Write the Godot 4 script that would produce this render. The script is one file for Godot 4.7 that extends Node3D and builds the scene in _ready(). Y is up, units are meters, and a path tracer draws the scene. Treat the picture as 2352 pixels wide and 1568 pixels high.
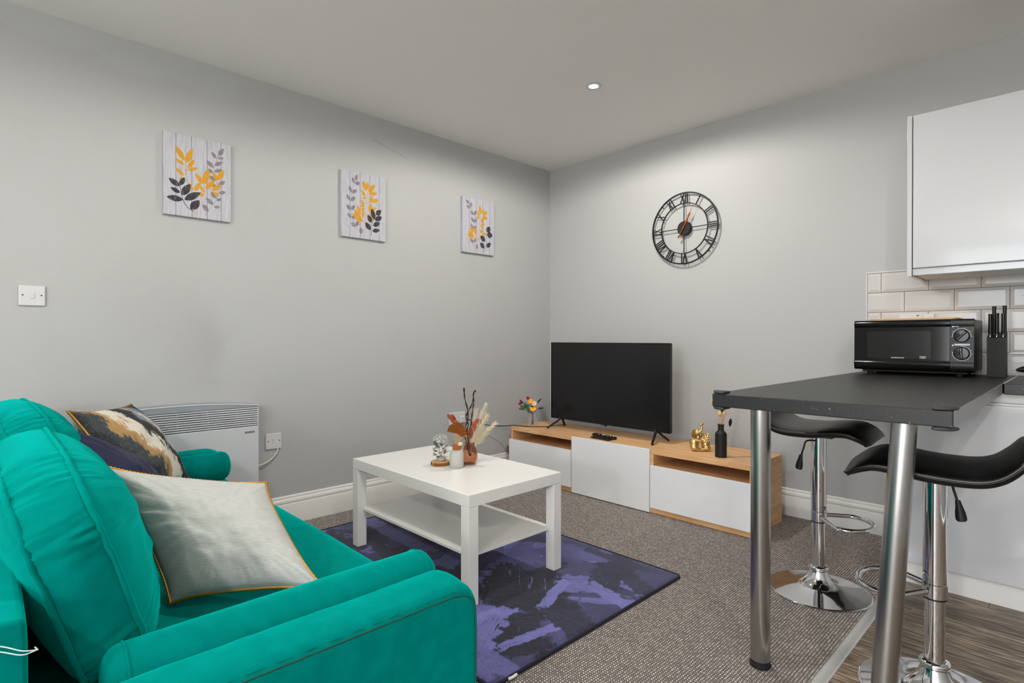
extends Node3D
# A living room corner with a small kitchen: x runs along the clock wall, z comes towards the camera, y is up.
# The left wall is the plane x = 0, the clock wall the plane z = 0, the carpet y = 0.

const ROOM_H := 2.43
const ROOM_X := 4.8
const ROOM_Z := 7.0

var rng := RandomNumberGenerator.new()
var M := {}          # materials by name
var used := {}       # node names already given


func _ready() -> void:
	rng.seed = 20240611
	# --- camera -------------------------------------------------------------
	var cam := Camera3D.new()
	cam.name = "camera"
	cam.position = Vector3(3.0916, 1.0362, 3.4199)
	cam.rotation = Vector3(-0.0053, 0.8034, -0.0002)
	cam.keep_aspect = Camera3D.KEEP_HEIGHT
	cam.fov = rad_to_deg(2.0 * atan(784.0 / 1264.835))
	cam.near = 0.05
	cam.far = 60.0
	add_child(cam)
	cam.current = true
	# --- sky, exposure --------------------------------------------------------
	var we := WorldEnvironment.new()
	we.name = "environment"
	var env := Environment.new()
	env.background_mode = Environment.BG_SKY
	var skym := ProceduralSkyMaterial.new()
	skym.sky_top_color = Color(0.80, 0.87, 0.96)
	skym.sky_horizon_color = Color(0.95, 0.97, 1.0)
	skym.ground_horizon_color = Color(0.95, 0.95, 0.93)
	skym.ground_bottom_color = Color(0.92, 0.92, 0.90)
	var sky := Sky.new()
	sky.sky_material = skym
	env.sky = sky
	env.background_energy_multiplier = SKY_ENERGY
	env.tonemap_mode = Environment.TONE_MAPPER_LINEAR
	env.tonemap_exposure = EXPOSURE
	env.sdfgi_enabled = true
	env.ssao_enabled = true
	env.ssil_enabled = true
	we.environment = env
	add_child(we)
	make_materials()
	# --- the setting, then the things, large ones first -----------------------
	build_room()
	build_downlights()
	build_sofa()
	build_bar()
	build_kitchen()
	build_tv_bench()
	build_coffee_table()
	build_rug()
	build_stools()
	build_heater()
	build_art()
	build_clock()
	build_tv()
	build_cushions()
	build_microwave()
	build_table_decor()
	build_bench_decor()
	build_switches()


const SKY_ENERGY := 6.0
const EXPOSURE := 1.1
const LAMP_ENERGY := 2.4
const FILL_GLOBE_ENERGY := 2.5


# ---------------------------------------------------------------- mesh builder
class MB extends RefCounted:
	var V := PackedVector3Array()
	var N := PackedVector3Array()
	var U := PackedVector2Array()
	var I := PackedInt32Array()

	func fix(v0: int, i0: int) -> void:
		# turns a closed piece right side out (Godot's front faces run clockwise)
		var vol := 0.0
		for k in range(i0, I.size(), 3):
			vol += V[I[k]].dot(V[I[k + 1]].cross(V[I[k + 2]]))
		if vol > 0.0:
			for k in range(i0, I.size(), 3):
				var t := I[k + 1]
				I[k + 1] = I[k + 2]
				I[k + 2] = t
			for k in range(v0, N.size()):
				N[k] = -N[k]

	# a sheet or a closed skin: f(u, v) with u and v from 0 to 1
	func grid(nu: int, nv: int, f: Callable, wrap_u := false, wrap_v := false, uvs := Vector2.ONE, turn := true) -> MB:
		var v0 := V.size()
		var i0 := I.size()
		var w := nu + 1
		var P := PackedVector3Array()
		for j in nv + 1:
			for i in nu + 1:
				P.append(f.call(float(i) / nu if not (wrap_u and i == nu) else 0.0, float(j) / nv if not (wrap_v and j == nv) else 0.0))
				U.append(Vector2(float(i) / nu, float(j) / nv) * uvs)
		var A := PackedVector3Array()
		A.resize(P.size())
		for j in nv:
			for i in nu:
				var a := j * w + i
				var b := a + 1
				var c := a + w
				var d := c + 1
				var n1 := (P[c] - P[a]).cross(P[b] - P[a])
				var n2 := (P[c] - P[b]).cross(P[d] - P[b])
				A[a] += n1
				A[b] += n1 + n2
				A[c] += n1 + n2
				A[d] += n2
				I.append_array([v0 + a, v0 + b, v0 + c, v0 + b, v0 + d, v0 + c])
		if wrap_u:
			for j in nv + 1:
				var s := A[j * w] + A[j * w + nu]
				A[j * w] = s
				A[j * w + nu] = s
		if wrap_v:
			for i in w:
				var s := A[i] + A[nv * w + i]
				A[i] = s
				A[nv * w + i] = s
		for j in [0, nv]:      # a row that shrinks to a point shares one normal
			if P[j * w].distance_squared_to(P[j * w + nu / 2]) < 1e-12 and P[j * w].distance_squared_to(P[j * w + nu / 4]) < 1e-12:
				var s := Vector3.ZERO
				for i in w:
					s += A[j * w + i]
				for i in w:
					A[j * w + i] = s
		V.append_array(P)
		for k in A.size():
			N.append(A[k].normalized() if A[k].length_squared() > 1e-24 else Vector3.UP)
		if turn:
			fix(v0, i0)
		return self

	# a box with rounded edges
	func box(c: Vector3, size: Vector3, r := 0.002, seg := 1, xf := Transform3D.IDENTITY) -> MB:
		var h := size * 0.5
		r = minf(r, minf(h.x, minf(h.y, h.z)) * 0.999)
		var v0 := V.size()
		var i0 := I.size()
		var inner := h - Vector3(r, r, r)
		for face in 6:
			var ax := face / 2
			var sgn := 1.0 if face % 2 == 0 else -1.0
			var bx := (ax + 1) % 3
			var cx := (ax + 2) % 3
			var lb := _stops(h[bx], r, seg)
			var lc := _stops(h[cx], r, seg)
			var s0 := V.size()
			for y in lc:
				for x in lb:
					var p := Vector3.ZERO
					p[ax] = sgn * h[ax]
					p[bx] = x
					p[cx] = y
					var q := p.clamp(-inner, inner)
					var d := (p - q).normalized()
					p = q + d * r
					V.append(xf * (c + p))
					N.append((xf.basis * d).normalized())
					var t := c + p
					U.append(Vector2(t.z, t.y) if ax == 0 else Vector2(t.x, t.z) if ax == 1 else Vector2(t.x, t.y))
			var nb := lb.size()
			for j in lc.size() - 1:
				for i in nb - 1:
					var a := s0 + j * nb + i
					if sgn > 0:
						I.append_array([a, a + nb, a + 1, a + 1, a + nb, a + nb + 1])
					else:
						I.append_array([a, a + 1, a + nb, a + 1, a + nb + 1, a + nb])
		fix_winding(v0, i0)
		return self

	func fix_winding(_v0: int, i0: int) -> void:
		# normals are right already: only turn triangles that disagree with them
		for k in range(i0, I.size(), 3):
			var a := I[k]
			var b := I[k + 1]
			var c := I[k + 2]
			if (V[c] - V[a]).cross(V[b] - V[a]).dot(N[a] + N[b] + N[c]) < 0.0:
				I[k + 1] = c
				I[k + 2] = b

	static func _stops(h: float, r: float, seg: int) -> PackedFloat32Array:
		var o := PackedFloat32Array()
		for k in seg + 1:
			o.append(-h + r * (1.0 - tan(PI / 4 * (1.0 - float(k) / seg))))
		for k in seg + 1:
			o.append(h - r * (1.0 - tan(PI / 4 * float(k) / seg)))
		return o

	# a turned shape: profile of (radius, height), round the y axis of xf
	func lathe(prof: PackedVector2Array, segs := 24, xf := Transform3D.IDENTITY, crease := 38.0, closed := false) -> MB:
		var v0 := V.size()
		var i0 := I.size()
		var pts := []
		var n := prof.size()
		for k in n:
			var has_a := k > 0 or closed
			var has_b := k < n - 1 or closed
			var na := Vector2.ZERO
			var nb := Vector2.ZERO
			if has_a:
				var d := prof[k] - prof[(k - 1 + n) % n]
				na = Vector2(d.y, -d.x).normalized()
			if has_b:
				var d := prof[(k + 1) % n] - prof[k]
				nb = Vector2(d.y, -d.x).normalized()
			if has_a and has_b and na.dot(nb) < cos(deg_to_rad(crease)):
				pts.append([prof[k], na])
				pts.append([prof[k], nb])
			else:
				pts.append([prof[k], (na + nb).normalized()])
		if closed:
			pts.append(pts[0])
		var w := segs + 1
		for e in pts:
			for i in w:
				var t := TAU * i / segs
				var dir := Vector3(cos(t), 0, sin(t))
				V.append(xf * (dir * e[0].x + Vector3.UP * e[0].y))
				N.append((xf.basis * (dir * e[1].x + Vector3.UP * e[1].y)).normalized())
				U.append(Vector2(float(i) / segs, e[0].y))
		for j in pts.size() - 1:
			for i in segs:
				var a := v0 + j * w + i
				I.append_array([a, a + 1, a + w, a + 1, a + w + 1, a + w])
		# right side out by volume, then triangles follow the normals
		var vol := 0.0
		var o: Vector3 = xf.origin
		for k in range(i0, I.size(), 3):
			vol += (V[I[k]] - o).dot((V[I[k + 1]] - o).cross(V[I[k + 2]] - o)) * (1.0 if (V[I[k + 2]] - V[I[k]]).cross(V[I[k + 1]] - V[I[k]]).dot(N[I[k]] + N[I[k + 1]] + N[I[k + 2]]) >= 0.0 else -1.0)
		if vol > 0.0:
			for k in range(v0, N.size()):
				N[k] = -N[k]
		fix_winding(v0, i0)
		return self

	# a rod along points; r is one radius or a list
	func tube(pts: PackedVector3Array, r, segs := 8, closed := false, flat := 1.0, ref := Vector3.ZERO) -> MB:
		var n := pts.size()
		var v0 := V.size()
		var i0 := I.size()
		var w := segs + 1
		var up := ref
		var first := Vector3.ZERO
		for k in n + (1 if closed else 0):
			var kk := k % n
			var t: Vector3
			if closed:
				t = pts[(kk + 1) % n] - pts[(kk - 1 + n) % n]
			else:
				t = pts[mini(kk + 1, n - 1)] - pts[maxi(kk - 1, 0)]
			t = t.normalized()
			if up == Vector3.ZERO:
				up = Vector3.UP if absf(t.y) < 0.9 else Vector3.RIGHT
			up = (up - t * up.dot(t)).normalized()
			if k == 0:
				first = up
			var u2 := first if closed and k == n else up
			var side := t.cross(u2).normalized()
			var rad: float = r if r is float else r[kk]
			for i in w:
				var a := TAU * i / segs
				var d := u2 * cos(a) * flat + side * sin(a)
				V.append(pts[kk] + d * rad)
				N.append((u2 * cos(a) / flat + side * sin(a)).normalized())
				U.append(Vector2(float(i) / segs, float(k) / n))
		var rows := n + (1 if closed else 0)
		for j in rows - 1:
			for i in segs:
				var a := v0 + j * w + i
				I.append_array([a, a + 1, a + w, a + 1, a + w + 1, a + w])
		if not closed:
			for e in [0, n - 1]:
				var t: Vector3 = (pts[1] - pts[0]).normalized() if e == 0 else (pts[n - 1] - pts[n - 2]).normalized()
				var c0 := V.size()
				V.append(pts[e])
				N.append(-t if e == 0 else t)
				U.append(Vector2.ZERO)
				for i in w:
					V.append(V[v0 + e * w + i])
					N.append(-t if e == 0 else t)
					U.append(Vector2.ZERO)
				for i in segs:
					I.append_array([c0, c0 + 1 + i, c0 + 2 + i])
		fix_winding(v0, i0)
		return self

	# a flat outline pulled along z of xf from z0 to z1
	func extrude(poly: PackedVector2Array, z0: float, z1: float, xf := Transform3D.IDENTITY, crease := 38.0) -> MB:
		var v0 := V.size()
		var i0 := I.size()
		var n := poly.size()
		var area := 0.0
		for k in n:
			area += poly[k].cross(poly[(k + 1) % n])
		var s := 1.0 if area > 0 else -1.0
		var tri := Geometry2D.triangulate_polygon(poly)
		for e in 2:
			var z: float = z1 if e == 1 else z0
			var c0 := V.size()
			for q in poly:
				V.append(xf * Vector3(q.x, q.y, z))
				N.append((xf.basis * Vector3(0, 0, 1.0 if e == 1 else -1.0) * (1.0 if z1 > z0 else -1.0)).normalized())
				U.append(q)
			for q in tri:
				I.append(c0 + q)
		var run := 0.0
		for k in n:
			var a := poly[k]
			var b := poly[(k + 1) % n]
			var d := b - a
			var nn := Vector2(d.y, -d.x).normalized() * s
			var dp := a - poly[(k - 1 + n) % n]
			var np := Vector2(dp.y, -dp.x).normalized() * s
			var dn := poly[(k + 2) % n] - b
			var nx := Vector2(dn.y, -dn.x).normalized() * s
			var na := (nn + np).normalized() if nn.dot(np) > cos(deg_to_rad(crease)) else nn
			var nb := (nn + nx).normalized() if nn.dot(nx) > cos(deg_to_rad(crease)) else nn
			var c0 := V.size()
			for z in [z0, z1]:
				V.append(xf * Vector3(a.x, a.y, z))
				N.append((xf.basis * Vector3(na.x, na.y, 0)).normalized())
				U.append(Vector2(z, run))
				V.append(xf * Vector3(b.x, b.y, z))
				N.append((xf.basis * Vector3(nb.x, nb.y, 0)).normalized())
				U.append(Vector2(z, run + d.length()))
			run += d.length()
			I.append_array([c0, c0 + 1, c0 + 2, c0 + 1, c0 + 3, c0 + 2])
		fix_winding(v0, i0)
		return self

	# a leaf: a thin lens from base along dir
	func leaf(base: Vector3, dir: Vector3, side: Vector3, length: float, width: float, bend := 0.0, th := 0.0006, tip := 1.0) -> MB:
		dir = dir.normalized()
		side = (side - dir * side.dot(dir)).normalized()
		var nn := dir.cross(side)
		return grid(8, 6, func(u: float, v: float) -> Vector3:
			var a := TAU * u
			var w := width * 0.5 * pow(sin(PI * clampf(pow(v, tip), 0.0, 1.0)), 0.85)
			return base + dir * length * v + nn * (bend * length * v * v - bend * length * 0.15 * cos(2.0 * a) * v) + side * cos(a) * w + nn * sin(a) * th * (0.3 + w / maxf(width * 0.5, 1e-5)), true)

	func mesh() -> ArrayMesh:
		var a := []
		a.resize(Mesh.ARRAY_MAX)
		a[Mesh.ARRAY_VERTEX] = V
		a[Mesh.ARRAY_NORMAL] = N
		a[Mesh.ARRAY_TEX_UV] = U
		a[Mesh.ARRAY_INDEX] = I
		var m := ArrayMesh.new()
		m.add_surface_from_arrays(Mesh.PRIMITIVE_TRIANGLES, a)
		return m


# ---------------------------------------------------------------- scene helpers
func numbered(called: String) -> String:
	if not used.has(called):
		used[called] = 0
		return called
	used[called] += 1
	return "%s_%03d" % [called, used[called]]


func tag(o: Node3D, label: String, category: String, group := "") -> Node3D:
	o.set_meta("label", label)
	o.set_meta("category", category)
	if group:
		o.set_meta("group", group)
	return o


func thing(called: String, label: String, category: String, at := Vector3.ZERO, turn := 0.0, group := "") -> Node3D:
	var o := Node3D.new()
	o.name = numbered(called)
	add_child(o, true)
	o.position = at
	o.rotation.y = turn
	tag(o, label, category, group)
	return o


func part(called: String, mb, m: Material, parent: Node, label := "") -> MeshInstance3D:
	var o := MeshInstance3D.new()
	o.name = called
	o.mesh = mb.mesh() if mb is MB else mb
	o.material_override = m
	parent.add_child(o, true)
	var same := 0
	for s in parent.get_children():
		if s != o and (s.name == called or (s.name.begins_with(called + "_") and s.name.substr(called.length() + 1).is_valid_int())):
			same += 1
	if same:
		o.name = "%s_%03d" % [called, same]
	if label:
		o.set_meta("label", label)
	return o


func struct(called: String, mb, m: Material) -> MeshInstance3D:
	var o := MeshInstance3D.new()
	o.name = numbered(called)
	o.mesh = mb.mesh() if mb is MB else mb
	o.material_override = m
	add_child(o, true)
	o.set_meta("kind", "structure")
	return o


func curve(pts: Array, n := 24) -> PackedVector3Array:
	# a smooth line through the points (Catmull-Rom)
	var o := PackedVector3Array()
	var c := pts.size()
	for k in n + 1:
		var t := float(k) / n * (c - 1)
		var i := mini(int(t), c - 2)
		var f := t - i
		o.append((pts[i] as Vector3).cubic_interpolate(pts[i + 1], pts[maxi(i - 1, 0)], pts[mini(i + 2, c - 1)], f))
	return o


func curve2(pts: Array, n := 24) -> PackedVector2Array:
	var o := PackedVector2Array()
	var c := pts.size()
	for k in n + 1:
		var t := float(k) / n * (c - 1)
		var i := mini(int(t), c - 2)
		var f := t - i
		o.append((pts[i] as Vector2).cubic_interpolate(pts[i + 1], pts[maxi(i - 1, 0)], pts[mini(i + 2, c - 1)], f))
	return o


func nums(s: String) -> PackedFloat32Array:
	var o := PackedFloat32Array()
	for w in s.split(" ", false):
		o.append(w.to_float() / 1000.0)
	return o


# ---------------------------------------------------------------- materials
func mat(called: String, color: Color, rough := 0.6, metal := 0.0) -> StandardMaterial3D:
	var m := StandardMaterial3D.new()
	m.resource_name = called
	m.albedo_color = color
	m.roughness = rough
	m.metallic = metal
	M[called] = m
	return m


func noise(seed_: int, freq: float, oct := 3, type := FastNoiseLite.TYPE_SIMPLEX_SMOOTH) -> FastNoiseLite:
	var n := FastNoiseLite.new()
	n.seed = seed_
	n.frequency = freq
	n.noise_type = type
	n.fractal_octaves = oct
	return n


func paint(w: int, h: int, f: Callable, mip := false) -> ImageTexture:
	# a texture computed pixel by pixel: f(x, y) gives a Color
	var b := PackedByteArray()
	b.resize(w * h * 3)
	var k := 0
	for y in h:
		for x in w:
			var c: Color = f.call(x, y)
			b[k] = clampi(int(c.r * 255.0 + 0.5), 0, 255)
			b[k + 1] = clampi(int(c.g * 255.0 + 0.5), 0, 255)
			b[k + 2] = clampi(int(c.b * 255.0 + 0.5), 0, 255)
			k += 3
	return ImageTexture.create_from_image(Image.create_from_data(w, h, false, Image.FORMAT_RGB8, b))


func grey(v: float) -> Color:
	return Color(v, v, v)


func make_materials() -> void:
	# painted walls: an even warm white with faint roller mottling, on world axes
	var n1 := noise(3, 0.012, 4)
	var n2 := noise(4, 0.21, 2)
	var roller := paint(256, 256, func(x, y): return grey(0.5 + 0.5 * n2.get_noise_2d(x, y)))
	for w in [["wall_paint", Color(0.685, 0.688, 0.686)], ["ceiling_paint", Color(0.93, 0.925, 0.915)], ["trim_paint", Color(0.86, 0.855, 0.84)]]:
		var m := mat(w[0], w[1], 0.62)
		m.heightmap_enabled = true
		m.heightmap_texture = roller
		m.heightmap_scale = 0.012
		m.uv1_triplanar = true
		m.uv1_world_triplanar = true
		m.uv1_scale = Vector3.ONE * 3.0
	M.trim_paint.roughness = 0.42
	# the two walls in view carry worn patches, scuffs and touched-up paint
	M.wall_left_paint = mat("wall_left_paint", Color(1, 1, 1), 0.62)
	M.wall_left_paint.albedo_texture = paint(900, 608, func(x, y):
		var z = x / 250.0            # metres from the corner
		var h = ROOM_H * (1.0 - y / 608.0)
		var c := Color(0.685, 0.688, 0.686)
		var s := n1.get_noise_2d(x, y)
		# brown smudges over the heater
		var d := exp(-pow((z - 2.62 + s * 0.15) / 0.10, 2.0) - pow((h - 1.02) / 0.20, 2.0)) * 0.034
		d += exp(-pow((z - 2.80 + s * 0.15) / 0.20, 2.0) - pow((h - 1.18 + s * 0.15) / 0.28, 2.0)) * 0.018
		d += maxf(0.0, s) * 0.010
		c = c - Color(d * 0.8, d, d * 1.1)
		# a strip of fresher paint under the ceiling
		var edge := 2.31 - 0.03 * sin(z * 3.0) + s * 0.05
		if h > edge and z > 2.45:
			c = c.lerp(Color(0.70, 0.71, 0.715), smoothstep(edge, edge + 0.02, h) * 0.6)
		# hairline cracks and specks
		if absf(h - (2.28 - (1.62 - z) * 0.25)) < 0.0035 and z > 1.40 and z < 1.64:
			c = c * 0.90
		return c)
	M.wall_left_paint.heightmap_enabled = true
	M.wall_left_paint.heightmap_texture = M.wall_paint.heightmap_texture
	M.wall_left_paint.heightmap_scale = 0.0
	M.wall_left_paint.heightmap_enabled = false

	# woven loop carpet: pale loops in rows over mauve-brown ground
	var cells := 32
	var px := 20
	var tone := PackedFloat32Array()
	for k in cells * cells:
		tone.append(rng.randf())
	var size := cells * px
	var nc := noise(9, 0.35, 2)
	var carpet_tex := paint(size, size, func(x, y):
		var cx := int(x / px)
		var cy := int(y / px)
		var t := tone[cy * cells + cx]
		var u = (x % px) / float(px) - 0.5
		var v = (y % px) / float(px) - 0.5
		var d := sqrt(pow((u - v) * 1.05, 2.0) + pow((u + v) * 0.72, 2.0))
		var k := smoothstep(0.50, 0.27, d + nc.get_noise_2d(x, y) * 0.10)
		var g := 0.72 + 0.45 * t
		var fib := 0.85 + 0.3 * nc.get_noise_2d(x * 2.0, y * 2.0 + 500.0)
		return Color(0.42, 0.385, 0.385).lerp(Color(0.98, 0.94, 0.87) * g * fib, k))
	var loop := paint(px, px, func(x, y):
		var u = x / float(px) - 0.5
		var v = y / float(px) - 0.5
		var d := sqrt(pow((u - v) * 1.05, 2.0) + pow((u + v) * 0.72, 2.0))
		return grey(clampf(1.0 - d * d * 3.2, 0.0, 1.0))).get_image()
	var him := Image.create(size, size, false, Image.FORMAT_RGB8)
	for cy in cells:
		for cx in cells:
			him.blit_rect(loop, Rect2i(0, 0, px, px), Vector2i(cx * px, cy * px))
	var carpet_h := ImageTexture.create_from_image(him)
	var m := mat("carpet", Color(1, 1, 1), 0.95)
	m.albedo_texture = carpet_tex
	m.heightmap_enabled = true
	m.heightmap_texture = carpet_h
	m.heightmap_scale = 0.35
	m.uv1_scale = Vector3(1, 1, 1) / (cells * 0.0096)

	# oak veneer: u runs along the grain
	var g1 := noise(21, 0.012, 3)
	var g2 := noise(22, 0.09, 2)
	var oak_f := func(x, y, a: Color, b: Color):
		var s := g1.get_noise_2d(x * 0.35, y * 2.6)
		var f := g2.get_noise_2d(x * 0.22, y * 4.0)
		var k := clampf(0.5 + s * 0.65 + f * 0.28, 0.0, 1.0)
		return a.lerp(b, k)
	var oak := mat("oak", Color(1, 1, 1), 0.48)
	oak.albedo_texture = paint(768, 384, func(x, y): return oak_f.call(x, y, Color(0.90, 0.72, 0.53), Color(0.80, 0.605, 0.42)))
	oak.uv1_scale = Vector3(1.0 / 0.9, 1.0 / 0.45, 1)
	# grey-brown laminate boards in four tones
	var lam := paint(1024, 512, func(x, y):
		var s := g1.get_noise_2d(x * 0.30 + 900.0, y * 3.2)
		var f := g2.get_noise_2d(x * 0.12 + 300.0, y * 3.0)
		var k := clampf(0.5 + s * 0.8 + f * 0.5, 0.0, 1.0)
		return Color(0.29, 0.24, 0.195).lerp(Color(0.72, 0.645, 0.555), k))
	for k in 5:
		var lm := mat("laminate%d" % k, Color(1, 1, 1) * [0.92, 0.78, 1.0, 0.86, 1.08][k], 0.42)
		lm.albedo_color.a = 1.0
		lm.albedo_texture = lam
		lm.uv1_scale = Vector3(1.0 / 0.75, 1.0 / 0.30, 1)
		lm.uv1_offset = Vector3(0.37 * k, 0.23 * k, 0)
	mat("laminate_gap", Color(0.12, 0.10, 0.085), 0.8)

	# green velvet: nap that shifts lighter and darker in soft clouds
	var nv := noise(31, 0.02, 4)
	var nf := noise(32, 0.5, 2)
	var velvet_tex := paint(512, 512, func(x, y):
		var s := 1.0 + nv.get_noise_2d(x, y) * 0.09 + nf.get_noise_2d(x, y) * 0.05
		return Color(0.44 * s, 0.44 * s, 0.44 * s))
	var vel := mat("velvet", Color(0.0, 1.0, 0.945), 0.9)
	vel.albedo_texture = velvet_tex
	vel.uv1_triplanar = true
	vel.uv1_world_triplanar = true
	vel.uv1_scale = Vector3.ONE * 1.7
	vel.rim_enabled = true
	vel.rim = 1.0
	vel.rim_tint = 1.0
	vel.metallic_specular = 0.08
	mat("velvet_seam", Color(0.0, 0.30, 0.265), 0.85)

	# whites
	mat("white_lacquer", Color(0.92, 0.915, 0.905), 0.22)
	mat("white_foil", Color(0.90, 0.895, 0.885), 0.38)
	var gl := mat("white_gloss", Color(0.90, 0.905, 0.915), 0.16)
	gl.clearcoat_enabled = true
	gl.clearcoat = 0.5
	gl.clearcoat_roughness = 0.05
	var kg := mat("kitchen_gloss", Color(0.79, 0.795, 0.81), 0.16)
	kg.clearcoat_enabled = true
	kg.clearcoat = 0.5
	kg.clearcoat_roughness = 0.05
	mat("white_plastic", Color(0.80, 0.795, 0.80), 0.35)
	mat("white_metal", Color(0.80, 0.81, 0.83), 0.4)
	mat("grey_metal", Color(0.62, 0.64, 0.67), 0.42, 0.25)
	mat("dark_gap", Color(0.03, 0.028, 0.025), 0.8)
	mat("screw", Color(0.35, 0.35, 0.36), 0.35, 0.8)
	mat("white_cable", Color(0.82, 0.81, 0.78), 0.45)
	# dark plastics
	mat("black_plastic", Color(0.022, 0.022, 0.025), 0.38)
	mat("black_gloss", Color(0.012, 0.012, 0.016), 0.08)
	mat("black_matt", Color(0.035, 0.035, 0.037), 0.62)
	mat("tv_frame", Color(0.03, 0.03, 0.036), 0.32)
	mat("tv_screen", Color(0.05, 0.05, 0.056), 0.16)
	mat("rubber", Color(0.05, 0.05, 0.055), 0.7)
	mat("guard_foam", Color(0.21, 0.21, 0.22), 0.62)
	var le := mat("black_leather", Color(0.028, 0.027, 0.028), 0.36)
	le.heightmap_enabled = true
	var nl := noise(44, 0.12, 2, FastNoiseLite.TYPE_CELLULAR)
	le.heightmap_texture = paint(256, 256, func(x, y): return grey(0.5 + 0.5 * nl.get_noise_2d(x, y)))
	le.heightmap_scale = 0.02
	le.uv1_triplanar = true
	le.uv1_scale = Vector3.ONE * 5.0
	# metals
	mat("chrome", Color(0.86, 0.86, 0.87), 0.06, 1.0)
	var br := mat("brushed_steel", Color(0.68, 0.67, 0.665), 0.26, 1.0)
	br.anisotropy_enabled = true
	br.anisotropy = 0.7
	mat("aluminium", Color(0.80, 0.80, 0.79), 0.36, 0.45)
	mat("black_iron", Color(0.018, 0.018, 0.02), 0.5, 0.3)
	mat("copper", Color(0.80, 0.42, 0.22), 0.3, 0.9)
	var gold := mat("gold", Color(0.82, 0.69, 0.43), 0.36, 0.92)
	gold.clearcoat_enabled = true
	mat("gold_thread", Color(0.72, 0.52, 0.20), 0.42, 0.65)
	# dark laminate worktop: charcoal mottle with glints
	var nw := noise(51, 0.06, 4)
	var glint := {}
	for k in 190:
		glint[Vector2i(rng.randi_range(0, 639), rng.randi_range(0, 639))] = rng.randf()
	var wt := paint(640, 640, func(x, y):
		var s := 0.5 + 0.5 * nw.get_noise_2d(x * 2.0, y * 2.0)
		return Color(0.085, 0.085, 0.09).lerp(Color(0.165, 0.165, 0.17), s))
	var im := wt.get_image()
	for g in glint:
		var len_ := rng.randi_range(2, 9)
		var ang := rng.randf() * 0.9 - 0.45 + PI / 4
		for q in len_:
			for e in 2:
				var gx := posmod(g.x + int(cos(ang) * q) + e, 640)
				var gy := posmod(g.y + int(-sin(ang) * q), 640)
				im.set_pixel(gx, gy, Color(0.30, 0.33, 0.33).lerp(Color(0.74, 0.82, 0.80), glint[g] * glint[g]))
	var wm := mat("worktop", Color(1, 1, 1), 0.42)
	wm.albedo_texture = ImageTexture.create_from_image(im)
	wm.uv1_scale = Vector3.ONE * 1.6
	mat("worktop_edge_strip", Color(0.50, 0.50, 0.51), 0.4)
	# glazed tile and grout
	var ti := mat("tile_glaze", Color(0.77, 0.765, 0.76), 0.12)
	ti.clearcoat_enabled = true
	ti.clearcoat = 0.4
	mat("grout", Color(0.56, 0.51, 0.47), 0.9)
	# glass
	var g := mat("clear_glass", Color(0.96, 0.98, 0.97, 0.06), 0.03)
	g.transparency = BaseMaterial3D.TRANSPARENCY_ALPHA
	var am := mat("amber_glass", Color(0.88, 0.72, 0.62, 0.0), 0.05)
	am.refraction_enabled = true
	am.refraction_scale = 0.03
	var fr := mat("frosted_glass", Color(0.97, 0.97, 0.95, 0.30), 0.42)
	fr.refraction_enabled = true
	fr.refraction_scale = 0.04
	# dried things
	var no_ := noise(61, 0.2, 3, FastNoiseLite.TYPE_CELLULAR)
	var cork := mat("cork", Color(1, 1, 1), 0.9)
	cork.albedo_texture = paint(128, 128, func(x, y): return Color(0.62, 0.36, 0.20).lerp(Color(0.40, 0.20, 0.10), clampf(0.5 + no_.get_noise_2d(x, y) * 0.7, 0, 1)))
	cork.uv1_triplanar = true
	cork.uv1_scale = Vector3.ONE * 14.0
	mat("pale_wood", Color(0.78, 0.62, 0.40), 0.6)
	mat("bark", Color(0.47, 0.32, 0.16), 0.85)
	mat("bamboo_board", Color(0.80, 0.61, 0.37), 0.5)
	mat("palm_fan", Color(0.56, 0.32, 0.09), 0.7)
	mat("straw", Color(0.80, 0.58, 0.33), 0.75)
	mat("twig", Color(0.22, 0.10, 0.06), 0.75)
	mat("rust_leaf", Color(0.60, 0.28, 0.15), 0.65)
	var pm := mat("pampas", Color(0.95, 0.90, 0.79), 0.9)
	pm.backlight_enabled = true
	pm.backlight = Color(0.4, 0.36, 0.28)
	mat("cream_fluff", Color(0.86, 0.75, 0.56), 0.95)
	mat("black_fluff", Color(0.02, 0.02, 0.035), 0.9)
	mat("moss", Color(0.66, 0.58, 0.48), 0.95)
	mat("dark_leaf", Color(0.10, 0.18, 0.13), 0.6)
	mat("green_leaf", Color(0.20, 0.36, 0.20), 0.55)
	mat("stem_green", Color(0.13, 0.17, 0.10), 0.7)
	mat("white_bud", Color(0.92, 0.90, 0.86), 0.8)
	mat("pink_petal", Color(0.80, 0.10, 0.26), 0.6)
	mat("yellow_petal", Color(0.98, 0.66, 0.04), 0.6)
	mat("white_petal", Color(0.93, 0.82, 0.82), 0.6)
	mat("lavender", Color(0.07, 0.07, 0.16), 0.8)
	mat("thread", Color(0.78, 0.84, 0.84), 0.35)
	mat("print_white", Color(0.78, 0.80, 0.82), 0.5)
	mat("print_blue", Color(0.10, 0.22, 0.45), 0.5)
	mat("paper_label", Color(0.86, 0.85, 0.84), 0.7)
	# lamps
	var lampm := mat("lamp_glow", Color(1, 0.97, 0.9), 0.5)
	lampm.emission_enabled = true
	lampm.emission = Color(1.0, 0.95, 0.86)
	lampm.emission_energy_multiplier = 5.0
	var gm := mat("fill_globe_glow", Color(1, 0.98, 0.95), 0.4)
	gm.emission_enabled = true
	gm.emission = Color(1.0, 0.96, 0.9)
	gm.emission_energy_multiplier = 2.0


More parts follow.
